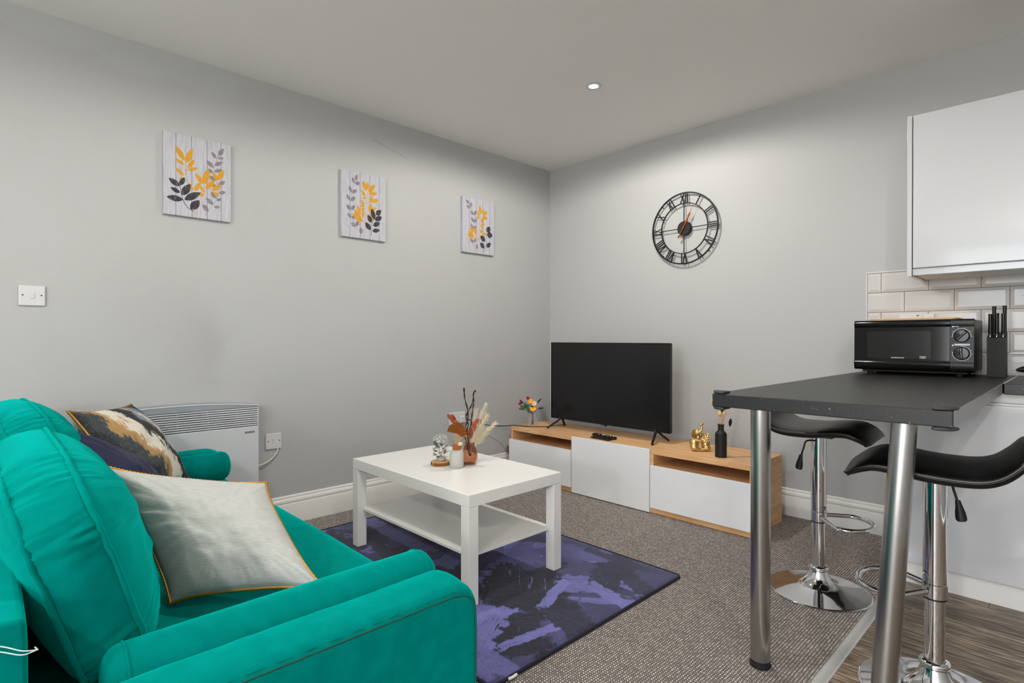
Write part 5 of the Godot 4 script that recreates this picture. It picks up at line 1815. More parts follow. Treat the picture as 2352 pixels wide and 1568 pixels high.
# ---------------------------------------------------------------- microwave and board
func build_microwave() -> void:
	# local origin at the centre of the foot print; the front looks along +z
	var t := thing("microwave", "black microwave oven with two round dials, standing at the wall end of the breakfast bar", "microwave", Vector3(2.542, 0.866, 0.185))
	var w := 0.450
	var zf := 0.150
	part("body", MB.new().box(Vector3(0, 0.1385, -0.012), Vector3(w - 0.008, 0.231, 0.30), 0.004, 2), M.black_plastic, t)
	# curved door: a skin whose lower and upper lips swell forward
	var yb := 0.022
	var yt := 0.256
	var face := curve2([Vector2(0.0, yb), Vector2(0.012, yb + 0.004), Vector2(0.019, yb + 0.018), Vector2(0.0205, yb + 0.034), Vector2(0.0165, yb + 0.046), Vector2(0.0145, yb + 0.056), Vector2(0.0145, yt - 0.046), Vector2(0.0145, yt - 0.034), Vector2(0.017, yt - 0.022), Vector2(0.016, yt - 0.008), Vector2(0.010, yt - 0.001), Vector2(0.0, yt)], 44)
	var poly := PackedVector2Array([Vector2(-0.012, yt), Vector2(-0.012, yb)])
	poly.append_array(face)
	var side := func(xa: float, xb: float) -> MB:
		return MB.new().extrude(poly, xa, xb, Transform3D(Basis(Vector3(0, 0, 1), Vector3(0, 1, 0), Vector3(1, 0, 0)), Vector3(0, 0, zf)), 40.0)
	var door := part("door", side.call(-w / 2, 0.1425), M.black_gloss, t)
	var wm := mat("oven_window", Color(1, 1, 1), 0.12)
	wm.albedo_texture = paint(192, 96, func(x, y): return Color(0.115, 0.118, 0.125) if (x % 4 < 2 and y % 4 < 2) else Color(0.085, 0.087, 0.092))
	var wb := MB.new().extrude(round_poly(-0.170, 0.078, 0.075, 0.204, [0.006, 0.006, 0.006, 0.006], 4), zf + 0.0140, zf + 0.0152)
	for k in wb.U.size():
		wb.U[k] = Vector2((wb.V[k].x + 0.17) / 0.245, (wb.V[k].y - 0.078) / 0.126)
	part("window", wb, wm, door)
	letters("cookworks", door, Vector3(-0.0495, 0.0815, zf + 0.0154), Basis.IDENTITY, 0.0062, M.print_white, 0.0515)
	var lb := part("rating_label", MB.new().box(Vector3(0.0465, 0.0845, zf + 0.0153), Vector3(0.026, 0.0125, 0.0004), 0.0001), mat("rating_grey", Color(0.34, 0.34, 0.36), 0.4), door)
	for k in 3:
		part("print_line", MB.new().box(Vector3(0.0465 + 0.0005 * k, 0.0880 - 0.0034 * k, zf + 0.0156), Vector3(0.021 - 0.003 * k, 0.0011, 0.0002), 0.00005), M.print_white, lb)
	# control panel
	var cp := part("control_panel", side.call(0.1440, w / 2), M.black_plastic, t)
	var cx := 0.1835
	for k in 2:
		var cy: float = 0.1815 if k == 0 else 0.1055
		var ring := MB.new()
		var pts := PackedVector3Array()
		var a0: float = -0.15 if k == 0 else 0.0
		var a1: float = PI + 0.15 if k == 0 else TAU
		for i in 41:
			var a := lerpf(a0, a1, i / 40.0)
			if k == 1:
				a = PI / 2 + 0.1 - TAU * 0.80 * i / 40.0
			pts.append(Vector3(cx + cos(a) * 0.0315, cy + sin(a) * 0.0315, zf + 0.0147))
		ring.tube(pts, 0.0013, 6)
		part("dial_ring", ring, M.print_white, cp)
		var ticks := MB.new()
		for i in (6 if k == 0 else 13):
			var a: float = lerpf(PI + 0.1, -0.1, i / 5.0) if k == 0 else lerpf(PI / 2, PI / 2 - TAU * 0.78, i / 12.0)
			var d := Vector2(cos(a), sin(a))
			ticks.box(Vector3.ZERO, Vector3(0.0045 if k == 0 else 0.0026, 0.0009, 0.0005), 0.0001, 1, Transform3D(Basis(Vector3(0, 0, 1), a if k == 1 else 0.0), Vector3(cx + d.x * 0.0365, cy + d.y * 0.0365, zf + 0.0149)))
		part("dial_marks", ticks, M.print_white, cp)
		var xf := Transform3D(Basis(Vector3(1, 0, 0), Vector3(0, 0, 1), Vector3(0, -1, 0)), Vector3(cx, cy, zf + 0.0145))
		var dial := part("dial", MB.new().lathe(PackedVector2Array([Vector2(0, 0), Vector2(0.028, 0), Vector2(0.0285, 0.002), Vector2(0.0265, 0.009), Vector2(0.0245, 0.011), Vector2(0, 0.0115)]), 40, xf), M.black_gloss, cp)
		var turn := Basis(Vector3(0, 0, 1), -0.75 if k == 0 else 0.05)
		part("grip", MB.new().box(Vector3(0, 0, 0.016), Vector3(0.0095, 0.050, 0.013), 0.0035, 2, Transform3D(turn, Vector3(cx, cy, zf + 0.0145))), M.black_gloss, dial)
		part("pointer", MB.new().box(Vector3(0, 0.017, 0.0226), Vector3(0.0012, 0.012, 0.0005), 0.0002, 1, Transform3D(turn, Vector3(cx, cy, zf + 0.0145))), M.print_white, dial)
	part("printed_bar", MB.new().box(Vector3(cx + 0.002, 0.1435, zf + 0.0148), Vector3(0.052, 0.0075, 0.0006), 0.0001), M.print_white, cp)
	part("printed_bar", MB.new().box(Vector3(cx + 0.012, 0.1375, zf + 0.0148), Vector3(0.030, 0.0016, 0.0006), 0.0001), M.print_blue, cp)
	for e in [[cx - 0.030, 0.2225], [cx - 0.030, 0.1400]]:
		part("symbol", MB.new().lathe(PackedVector2Array([Vector2(0, 0), Vector2(0.0035, 0), Vector2(0.0035, 0.0006), Vector2(0, 0.0006)]), 14, Transform3D(Basis(Vector3(1, 0, 0), Vector3(0, 0, 1), Vector3(0, -1, 0)), Vector3(e[0], e[1], zf + 0.0145))), M.print_white, cp)
	part("printed_bar", MB.new().box(Vector3(cx - 0.018, 0.2230, zf + 0.0148), Vector3(0.016, 0.0022, 0.0006), 0.0001), M.print_white, cp)
	part("printed_bar", MB.new().box(Vector3(cx - 0.022, 0.2145, zf + 0.0148), Vector3(0.010, 0.0040, 0.0006), 0.0001), M.print_blue, cp)
	for x in [-0.17, 0.17]:
		for z in [-0.12, 0.11]:
			part("foot", MB.new().lathe(PackedVector2Array([Vector2(0, 0), Vector2(0.011, 0), Vector2(0.013, 0.004), Vector2(0.013, 0.024), Vector2(0, 0.024)]), 20, Transform3D(Basis.IDENTITY, Vector3(x, 0, z))), M.rubber, t)
	part("underside", MB.new().box(Vector3(0, 0.018, -0.008), Vector3(w - 0.05, 0.012, 0.27), 0.003), M.black_matt, t)
	for k in 10:
		part("vent", MB.new().box(Vector3(w / 2 - 0.0035, 0.16 + 0.007 * (k % 5), -0.02 - 0.03 * (k / 5)), Vector3(0.001, 0.003, 0.022), 0.0003), M.dark_gap, t)
	var bd := thing("chopping_board", "thin pale wooden chopping board lying on the microwave", "chopping board", Vector3(2.522, 1.121, 0.125), 0.02)
	part("board", MB.new().extrude(round_poly(-0.172, -0.11, 0.172, 0.11, [0.02, 0.02, 0.02, 0.02], 5), 0.0, 0.011, Transform3D(Basis(Vector3(1, 0, 0), Vector3(0, 0, -1), Vector3(0, 1, 0)), Vector3.ZERO)), M.bamboo_board, bd)


# ---------------------------------------------------------------- on the coffee table
func _plume(root: Vector3, tip: Vector3, sag: Vector3, n: int, len_: float, sd: int) -> MB:
	# a pampas plume: a stem that sheds hundreds of fine curved hairs
	var r := RandomNumberGenerator.new()
	r.seed = sd
	var line := curve([root, root.lerp(tip, 0.5) - sag * 0.3, tip], 30)
	var m := MB.new()
	m.tube(line, 0.0011, 5)
	for k in n:
		var q := 0.22 + 0.78 * r.randf()
		var i := clampi(int(q * 30.0), 0, 29)
		var p := line[i]
		var d := (line[i + 1] - line[i]).normalized()
		var o := Vector3(r.randf_range(-1, 1), r.randf_range(-1, 1), r.randf_range(-1, 1))
		o = (o - d * o.dot(d)).normalized()
		var l := len_ * r.randf_range(0.35, 1.0) * (1.15 - 0.75 * q)
		var e1 := p + d * l * 0.45 + o * l * 0.16
		var e2 := p + d * l * 0.95 + o * l * r.randf_range(0.10, 0.55) + Vector3(0, -l * 0.06, 0)
		m.tube(PackedVector3Array([p, e1, e2]), PackedFloat32Array([0.0004, 0.0008, 0.0002]), 3)
	return m


func build_table_decor() -> void:
	var top := 0.4412
	# glass dome on a slice of wood
	var c := thing("glass_cloche", "small glass dome with preserved leaves on a slice of wood, left on the coffee table", "glass dome", Vector3(0.992, top, 1.862))
	var wn := noise(141, 0.8, 2)
	part("wood_base", MB.new().grid(40, 10, func(u: float, v: float) -> Vector3:
		var a := TAU * u
		var prof: Vector2 = [Vector2(0, 0), Vector2(0.041, 0), Vector2(0.0445, 0.002), Vector2(0.0455, 0.006), Vector2(0.0455, 0.014), Vector2(0.0445, 0.0185), Vector2(0.043, 0.0195), Vector2(0.040, 0.0197), Vector2(0.02, 0.0197), Vector2(0.008, 0.0197), Vector2(0, 0.0197)][int(round(v * 10))]
		var r := prof.x * (1.0 + 0.05 * wn.get_noise_2d(cos(a) * 2.0, sin(a) * 2.0))
		return Vector3(cos(a) * r, prof.y, sin(a) * r), true), M.pale_wood, c)
	part("bark", MB.new().lathe(PackedVector2Array([Vector2(0.0452, 0.003), Vector2(0.0465, 0.006), Vector2(0.0465, 0.014), Vector2(0.0452, 0.018)]), 40), M.bark, c)
	var dome := [Vector2(0.0385, 0.020), Vector2(0.039, 0.025)]
	for q in curve2([Vector2(0.039, 0.03), Vector2(0.039, 0.09), Vector2(0.0375, 0.113), Vector2(0.031, 0.131), Vector2(0.018, 0.1425), Vector2(0.0, 0.146)], 28):
		dome.append(q)
	part("dome", MB.new().lathe(PackedVector2Array(dome), 48), M.clear_glass, c)
	var mossm := noise(142, 60.0, 2)
	part("moss", MB.new().grid(24, 12, func(u: float, v: float) -> Vector3:
		var d := Vector3(cos(TAU * u) * sin(PI * v), -cos(PI * v), sin(TAU * u) * sin(PI * v))
		return Vector3(0.004, 0.030, 0) + d * Vector3(0.024, 0.013, 0.022) * (1.0 + 0.18 * mossm.get_noise_3d(d.x * 0.05, d.y * 0.05, d.z * 0.05)), true), M.moss, c)
	for k in 26:
		var a := rng.randf() * TAU
		var h := rng.randf_range(0.042, 0.088)
		var e := Vector3(cos(a) * rng.randf_range(0.004, 0.026), h, sin(a) * rng.randf_range(0.004, 0.026))
		part("leaf", MB.new().leaf(e, Vector3(cos(a), rng.randf_range(-0.2, 0.9), sin(a)), Vector3(-sin(a), 0.2, cos(a)), rng.randf_range(0.017, 0.026), rng.randf_range(0.013, 0.019), 0.1), M.dark_leaf if k % 4 else M.moss, c)
	part("leaf", MB.new().leaf(Vector3(-0.012, 0.092, 0.004), Vector3(-0.6, 0.35, 0.35), Vector3(0.2, 0.9, 0.1), 0.032, 0.028, 0.15), mat("emerald_leaf", Color(0.08, 0.26, 0.20), 0.6), c)
	for k in 7:
		var a := rng.randf() * TAU
		var tip := Vector3(0.006 + cos(a) * 0.022, rng.randf_range(0.098, 0.132), sin(a) * 0.018)
		var st := part("sprig", MB.new().tube(curve([Vector3(0.002, 0.035, 0), Vector3(cos(a) * 0.012, 0.075, sin(a) * 0.01), tip], 8), 0.0006, 5), M.bark, c)
		part("bud", MB.new().leaf(tip - Vector3(0, 0.002, 0), Vector3(cos(a) * 0.2, 1, 0), Vector3(1, 0, 0), 0.009, 0.006, 0.0, 0.0028), M.white_bud, st)
	for k in 3:
		var a := 2.4 + 1.9 * k
		var tip := Vector3(cos(a) * 0.034, 0.066, sin(a) * 0.03)
		var st := part("sprig", MB.new().tube(curve([Vector3(0, 0.035, 0), tip * Vector3(0.7, 0.75, 0.7), tip], 8), 0.0005, 5), M.bark, c)
		part("bud", MB.new().leaf(tip, Vector3(cos(a) * 0.3, 1, 0), Vector3(1, 0, 0), 0.010, 0.007, 0.0, 0.003), M.moss, st)
	# frosted bottle with a cork collar
	var f := thing("frosted_bottle", "small frosted glass bottle with a cork collar holding dried stems", "bottle", Vector3(1.088, top, 1.842))
	part("glass", MB.new().lathe(PackedVector2Array([Vector2(0, 0.0), Vector2(0.029, 0.0), Vector2(0.0325, 0.003), Vector2(0.033, 0.008), Vector2(0.033, 0.066), Vector2(0.0305, 0.075), Vector2(0.023, 0.0815), Vector2(0.0175, 0.084), Vector2(0.0172, 0.090), Vector2(0.0152, 0.090), Vector2(0.0155, 0.082), Vector2(0.022, 0.0785), Vector2(0.0282, 0.073), Vector2(0.0302, 0.064), Vector2(0.0302, 0.010), Vector2(0.027, 0.006), Vector2(0, 0.006)]), 48), M.frosted_glass, f)
	part("cork_collar", MB.new().lathe(PackedVector2Array([Vector2(0.0085, 0.082), Vector2(0.0182, 0.082), Vector2(0.0195, 0.0835), Vector2(0.0195, 0.1045), Vector2(0.0185, 0.106), Vector2(0.0085, 0.106)]), 32, Transform3D.IDENTITY, 40.0, true), M.cork, f)
	var right := Vector3(0.694, 0, -0.720)      # across the view
	var to := Vector3(0.720, 0, 0.694)          # towards the camera
	# pleated sun-palm fan on its stalk
	var fan := thing("dried_palm_fan", "pleated ochre dried palm fan standing in the frosted bottle", "dried flower", Vector3(1.088, top + 0.10, 1.842))
	part("stalk", MB.new().tube(curve([Vector3(0, -0.02, 0), right * -0.002 + Vector3(0, 0.03, 0), right * 0.003 + Vector3(0, 0.058, 0.004)], 10), 0.0017, 7), M.straw, fan)
	var hub := right * 0.003 + Vector3(0, 0.060, 0.004) + to * 0.006
	var pleats := 13
	for k in pleats:
		var mb := MB.new()
		var a0 := deg_to_rad(172.0) - deg_to_rad(208.0) * k / pleats
		var a1 := deg_to_rad(172.0) - deg_to_rad(208.0) * (k + 1) / pleats
		var am := (a0 + a1) / 2
		var l := 0.050 - 0.006 * absf(k - 6.0) / 6.0
		for s in 2:
			var a: float = a0 if s == 0 else a1
			var d0 := right * cos(a) + Vector3.UP * sin(a)
			var dm := right * cos(am) + Vector3.UP * sin(am)
			var p0 := hub + d0 * l * 0.97 - to * 0.0045
			var p1 := hub + dm * l * 1.02 + to * 0.0050
			var q := [hub, p0, p1]
			var n: Vector3 = (q[1] - q[0]).cross(q[2] - q[0]).normalized()
			if n.dot(to) < 0:
				n = -n
			for e in [1.0, -1.0]:
				var b := mb.V.size()
				for v in q:
					mb.V.append(v + n * 0.0004 * e)
					mb.N.append(n * e)
					mb.U.append(Vector2.ZERO)
				mb.I.append_array([b, b + 1, b + 2])
			var rim := mb.V.size()
			var ro := dm
			for v in [q[1] + n * 0.0004, q[1] - n * 0.0004, q[2] + n * 0.0004, q[2] - n * 0.0004]:
				mb.V.append(v)
				mb.N.append(ro)
				mb.U.append(Vector2.ZERO)
			mb.I.append_array([rim, rim + 1, rim + 2, rim + 1, rim + 3, rim + 2])
		mb.fix_winding(0, 0)
		part("pleat", mb, M.palm_fan, fan)
	# a bent straw stem with a pale seed disc, and thin straws
	var ds := thing("dried_seed_head", "bent straw-coloured stem with a pale seed disc hanging over the frosted bottle", "dried flower", Vector3(1.088, top + 0.10, 1.842))
	part("stem", MB.new().tube(curve([Vector3(0, -0.02, 0), right * 0.008 + Vector3(0, 0.018, 0) + to * 0.006, right * 0.030 + Vector3(0, 0.042, 0) + to * 0.012, right * 0.048 + Vector3(0, 0.052, 0) + to * 0.012], 16), 0.0015, 6), M.straw, ds)
	part("seed_disc", MB.new().leaf(right * 0.006 + Vector3(0, 0.008, 0) + to * 0.018, right * 0.85 + Vector3(0, 0.35, 0), Vector3.UP, 0.026, 0.020, 0.05, 0.0015), M.cream_fluff, ds)
	for e in [[-0.012, 0.062], [-0.005, 0.064], [0.010, 0.060], [0.014, 0.05]]:
		part("straw", MB.new().tube(PackedVector3Array([Vector3(0, -0.02, 0), right * e[0] + Vector3(0, e[1], 0)]), 0.0011, 6), M.straw, ds)
	# amber vase
	var av := Vector3(1.077, top, 1.757)
	var v := thing("amber_vase", "round-bellied amber glass vase behind the frosted bottle", "vase", av)
	var outer := curve2([Vector2(0.020, 0.0), Vector2(0.030, 0.004), Vector2(0.0375, 0.022), Vector2(0.0385, 0.036), Vector2(0.035, 0.058), Vector2(0.0275, 0.082), Vector2(0.0235, 0.094), Vector2(0.0235, 0.098)], 34)
	var vp := PackedVector2Array([Vector2(0, 0.0)])
	vp.append_array(outer)
	vp.append_array(PackedVector2Array([Vector2(0.0262, 0.099), Vector2(0.0275, 0.102), Vector2(0.0262, 0.105), Vector2(0.0232, 0.1055), Vector2(0.0212, 0.103), Vector2(0.0208, 0.096)]))
	for k in 30:
		var q := outer[33 - k]
		vp.append(Vector2(maxf(0.0, q.x - 0.0028), maxf(q.y, 0.006)))
	vp.append(Vector2(0, 0.006))
	part("glass", MB.new().lathe(vp, 56, Transform3D.IDENTITY, 60.0), M.amber_glass, v)
	# curly twigs
	var lift := av + Vector3(0, 0.10, 0)
	var tw := [[Vector2(0.004, -0.06), Vector2(-0.012, 0.05), Vector2(-0.006, 0.085), Vector2(-0.016, 0.125), Vector2(-0.008, 0.155), Vector2(-0.020, 0.205), Vector2(-0.024, 0.235), Vector2(-0.026, 0.262)],
		[Vector2(0.0, -0.06), Vector2(-0.022, 0.045), Vector2(-0.018, 0.08), Vector2(-0.008, 0.11), Vector2(-0.006, 0.15), Vector2(0.008, 0.175), Vector2(0.018, 0.205), Vector2(0.020, 0.235), Vector2(0.030, 0.252)],
		[Vector2(0.006, -0.06), Vector2(-0.004, 0.045), Vector2(0.008, 0.09), Vector2(0.012, 0.13), Vector2(0.018, 0.175), Vector2(0.021, 0.20), Vector2(0.018, 0.225), Vector2(0.024, 0.248)]]
	var tl := ["dark curly twig in the amber vase, standing straightest at the left", "dark curly twig in the amber vase, leaning right with a forked tip", "dark curly twig in the amber vase, the slender right one"]
	for k in 3:
		var t := thing("curly_twig", tl[k], "dried twig", lift, 0.0, "curly twigs in the amber vase")
		var pts := []
		for q in tw[k]:
			pts.append(right * q.x + Vector3(0, q.y, 0) + to * (0.006 * sin(q.y * 40.0 + k)))
		var rad := PackedFloat32Array()
		for i in 61:
			rad.append(0.0034 + 0.0012 * sin(i * 0.7 + k) + (0.0014 if i > 48 and k == 0 else 0.0))
		part("stem", MB.new().tube(curve(pts, 60), rad, 8, false, 0.6), M.twig, t)
		if k == 1:
			part("fork", MB.new().tube(curve([right * 0.020 + Vector3(0, 0.235, 0), right * 0.026 + Vector3(0, 0.243, 0), right * 0.034 + Vector3(0, 0.244, 0)], 6), 0.0014, 6), M.twig, t)
	# rust eucalyptus
	var el := ["rust-brown dried eucalyptus sprig standing at the left of the amber vase", "rust-brown dried eucalyptus sprig leaning right out of the amber vase"]
	var ep := [[Vector2(0.0, -0.05), Vector2(-0.025, 0.03), Vector2(-0.064, 0.085), Vector2(-0.092, 0.128)], [Vector2(0.0, -0.05), Vector2(0.0, 0.010), Vector2(0.004, 0.045), Vector2(0.022, 0.075), Vector2(0.046, 0.112)]]
	for k in 2:
		var t := thing("eucalyptus_sprig", el[k], "dried flower", lift, 0.0, "dried eucalyptus in the amber vase")
		var pts := []
		for q in ep[k]:
			pts.append(right * q.x + Vector3(0, q.y, 0) + to * (0.008 if k == 1 else -0.002))
		var line := curve(pts, 40)
		part("stem", MB.new().tube(line, 0.0010, 6), M.rust_leaf, t)
		for i in 13:
			var q := 14 + i * 2
			var d := (line[q] - line[q - 1]).normalized()
			for s in [-1.0, 1.0]:
				var o = (right * s * rng.randf_range(0.6, 1.0) + to * rng.randf_range(-0.7, 0.7) + Vector3(0, rng.randf_range(0.1, 0.5), 0)).normalized()
				part("leaf", MB.new().leaf(line[q], o + d * 0.5, o.cross(to) + to * rng.randf_range(-0.4, 0.4), rng.randf_range(0.015, 0.021), rng.randf_range(0.014, 0.018), 0.2), M.rust_leaf, t)
	# pampas plumes
	var pl := [["cream pampas plume rising steeply from the amber vase", Vector3(0, 0.175, 0), 0.074, 0.0, 340], ["cream pampas plume curving far right from the amber vase", Vector3(0, 0.088, 0), 0.116, 0.0, 340], ["cream pampas plume between the other two in the amber vase", Vector3(0, 0.125, 0), 0.082, 0.01, 260], ["pale pampas wisp behind the curly twigs", Vector3(0, 0.148, 0), 0.028, -0.02, 150]]
	for k in 4:
		var e = pl[k]
		var t := thing("pampas_plume", e[0], "dried grass", lift, 0.0, "pampas plumes in the amber vase")
		var tip: Vector3 = e[1] + right * e[2] + to * e[3]
		var pp := part("plume", _plume(Vector3(0, -0.05, 0), tip, Vector3(0, -0.02, 0) + right * 0.02 * (1 if k == 1 else 0), int(e[4] * 1.3), 0.076, 300 + k), M.pampas, t)
		pp.set_meta("kind", "stuff")


# ---------------------------------------------------------------- on the TV bench
func nets(lo: Vector3, hi: Vector3, cell: float, f: Callable) -> MB:
	# surface nets: one vertex in each cell that the surface f = 0 crosses
	var n := Vector3i(((hi - lo) / cell).ceil()) + Vector3i.ONE
	var val := PackedFloat32Array()
	val.resize(n.x * n.y * n.z)
	for k in n.z:
		for j in n.y:
			for i in n.x:
				val[(k * n.y + j) * n.x + i] = f.call(lo + Vector3(i, j, k) * cell)
	var at := PackedInt32Array()
	at.resize(val.size())
	at.fill(-1)
	var m := MB.new()
	var st := [1, n.x, n.x * n.y]
	for k in n.z - 1:
		for j in n.y - 1:
			for i in n.x - 1:
				var b := (k * n.y + j) * n.x + i
				var sum := Vector3.ZERO
				var cnt := 0
				for e in 12:
					var ax := e / 4
					var o1: int = (e % 2)
					var o2: int = (e / 2) % 2
					var p0 := Vector3i.ZERO
					p0[(ax + 1) % 3] = o1
					p0[(ax + 2) % 3] = o2
					var q0: int = b + p0.x * st[0] + p0.y * st[1] + p0.z * st[2]
					var q1: int = q0 + st[ax]
					if (val[q0] < 0.0) != (val[q1] < 0.0):
						var t := val[q0] / (val[q0] - val[q1])
						var p := Vector3(p0)
						p[ax] += t
						sum += p
						cnt += 1
				if cnt:
					at[b] = m.V.size()
					m.V.append(lo + (Vector3(i, j, k) + sum / cnt) * cell)
					m.N.append(Vector3.ZERO)
					m.U.append(Vector2.ZERO)
	for k in range(1, n.z - 1):
		for j in range(1, n.y - 1):
			for i in range(1, n.x - 1):
				var b := (k * n.y + j) * n.x + i
				for ax in 3:
					var b1: int = b + st[ax]
					if (val[b] < 0.0) != (val[b1] < 0.0):
						var u: int = st[(ax + 1) % 3]
						var w: int = st[(ax + 2) % 3]
						var q := [at[b], at[b - u], at[b - u - w], at[b - w]]
						if q.min() >= 0:
							m.I.append_array([q[0], q[1], q[2], q[0], q[2], q[3]])
	for i in m.V.size():
		var p := m.V[i]
		var h := cell * 0.5
		m.N[i] = Vector3(f.call(p + Vector3(h, 0, 0)) - f.call(p - Vector3(h, 0, 0)), f.call(p + Vector3(0, h, 0)) - f.call(p - Vector3(0, h, 0)), f.call(p + Vector3(0, 0, h)) - f.call(p - Vector3(0, 0, h))).normalized()
	m.fix_winding(0, 0)
	return m


func build_bench_decor() -> void:
	var top := 0.3805
	var right := Vector3(0.694, 0, -0.720)
	var to := Vector3(0.720, 0, 0.694)
	# gold elephants hugging; drawn in their own plane, x across the view
	var e := thing("elephant_figurine", "gold figurine of two seated elephants hugging, one trunk raised", "figurine", Vector3(1.536, top, 0.395), atan2(to.x, to.z))
	# [x, y, z, rx, ry, rz] ellipsoids in millimetres, then capsules [ax, ay, az, bx, by, bz, ra, rb]
	var el := [[-31, 44, 0, 27, 35, 25], [35, 38, 4, 26, 34, 25], [-34, 22, 14, 24, 20, 20], [40, 18, 16, 22, 18, 20], [-14, 107, 4, 18, 20, 18], [24, 88, 8, 18, 18, 17], [-8, 78, 2, 13, 16, 13], [30, 62, 6, 18, 16, 17]]
	var cp := [[-30, 20, 22, -8, 10, 26, 12, 9], [-30, 66, 14, 0, 60, 24, 9, 7], [36, 16, 24, 2, 9, 26, 12, 9], [28, 60, 16, 4, 52, 24, 8, 6.5], [-4, 110, 14, 6, 124, 16, 10, 8], [6, 124, 16, 7, 140, 14, 8, 6.5], [7, 140, 14, 3, 152, 12, 6.5, 5.5], [3, 152, 12, 9, 160, 12, 5.5, 5], [9, 160, 12, 18, 156, 12, 5, 4.2], [14, 92, 18, 4, 104, 22, 8, 6], [4, 104, 22, -4, 112, 24, 6, 4.5]]
	var dist := func(p: Vector3) -> float:
		p *= 1000.0
		var d := 1e9
		for q in el:
			var c := p - Vector3(q[0], q[1], q[2])
			var r := Vector3(q[3], q[4], q[5])
			var k := (c / r).length()
			var dd := (k - 1.0) * minf(r.x, minf(r.y, r.z))
			var h := maxf(4.0 - absf(d - dd), 0.0) / 4.0
			d = minf(d, dd) - h * h
		for q in cp:
			var a := Vector3(q[0], q[1], q[2])
			var b := Vector3(q[3], q[4], q[5])
			var t := clampf((p - a).dot(b - a) / (b - a).length_squared(), 0.0, 1.0)
			var dd := p.distance_to(a.lerp(b, t)) - lerpf(q[6], q[7], t)
			var h := maxf(3.0 - absf(d - dd), 0.0) / 3.0
			d = minf(d, dd) - h * h * 0.75
		return maxf(d, -p.y)
	var body := nets(Vector3(-0.066, -0.004, -0.032), Vector3(0.070, 0.172, 0.046), 0.0032, dist)
	part("bodies", body, M.gold, e)
	# fan-shaped ears with ribs
	for k in 3:
		var c: Vector3 = [Vector3(-0.036, 0.098, 0.012), Vector3(0.026, 0.074, 0.028), Vector3(0.048, 0.086, 0.006)][k]
		var size: float = [0.024, 0.021, 0.016][k]
		var tilt: float = [0.5, -0.2, -0.9][k]
		var eb := Basis.from_euler(Vector3(-0.15, tilt, [0.5, 0.1, -0.3][k]))
		part("ear", MB.new().grid(40, 12, func(u: float, v: float) -> Vector3:
			var a := TAU * u
			var r := sin(PI * v * 0.5) if v <= 0.5 else sin(PI * v)
			var rr := sin(PI * v) * size * (1.0 + 0.06 * cos(a * 9.0))
			var p := Vector3(cos(a) * rr * 1.05, sin(a) * rr * 1.15, -cos(PI * v) * 0.0032 + 0.0022 * cos(a * 9.0) * sin(PI * v) + 0.10 * rr * rr / size)
			return c + eb * p + Vector3.ZERO * r, true), M.gold, e)
	for q in [Vector3(-0.004, 0.112, 0.0222), Vector3(0.014, 0.092, 0.0262)]:
		part("eye", MB.new().leaf(q - Vector3(0.0025, 0, 0), Vector3(1, 0, 0), Vector3.UP, 0.005, 0.004, 0.0, 0.0015), M.black_gloss, e)
	# black vase with bunny tails
	var at := Vector3(1.700, top, 0.468)
	var v := thing("black_vase", "slim matt black bottle vase on the oak bench under the bar corner", "vase", at)
	var prof := PackedVector2Array([Vector2(0, 0), Vector2(0.029, 0)])
	prof.append_array(curve2([Vector2(0.0305, 0.002), Vector2(0.031, 0.010), Vector2(0.031, 0.118), Vector2(0.0295, 0.130), Vector2(0.022, 0.141), Vector2(0.0165, 0.147), Vector2(0.0158, 0.155), Vector2(0.0158, 0.174), Vector2(0.0182, 0.179)], 40))
	prof.append_array(PackedVector2Array([Vector2(0.0185, 0.1805), Vector2(0.0165, 0.1805), Vector2(0.0138, 0.174), Vector2(0.0138, 0.15), Vector2(0.0, 0.14)]))
	part("body", MB.new().lathe(prof, 48), M.black_matt, v)
	part("twine_bow", MB.new().leaf(right * 0.030 + Vector3(0, 0.121, 0) + to * 0.004, right + Vector3(0, -0.2, 0), Vector3.UP, 0.018, 0.008, 0.0, 0.003), mat("peach", Color(0.80, 0.55, 0.42), 0.7), v)
	var tails := [[-0.042, 0.309, 0.017, 0.024, 0, "cream bunny-tail grass in the black vase, leftmost under the bar edge"], [-0.022, 0.303, 0.010, 0.022, 1, "black bunny-tail grass in the black vase, left of centre"], [0.003, 0.296, 0.011, 0.030, 1, "black bunny-tail grass at the centre of the black vase"], [0.004, 0.270, 0.011, 0.026, 1, "black bunny-tail grass just below the central one in the black vase"], [0.023, 0.308, 0.009, 0.020, 1, "black bunny-tail grass in the black vase, right of centre"], [0.029, 0.283, 0.018, 0.024, 0, "cream bunny-tail grass in the black vase, right and below the bar edge"], [-0.011, 0.242, 0.0165, 0.019, 0, "low cream bunny-tail grass in the black vase, left one of the pair"], [0.019, 0.242, 0.0165, 0.019, 0, "low cream bunny-tail grass in the black vase, right one of the pair"], [0.037, 0.316, 0.014, 0.02, 0, "cream bunny-tail grass in the black vase, rightmost behind the bar edge"], [0.048, 0.192, 0.011, 0.026, 1, "black bunny-tail grass hanging by a thread at the right of the black vase"]]
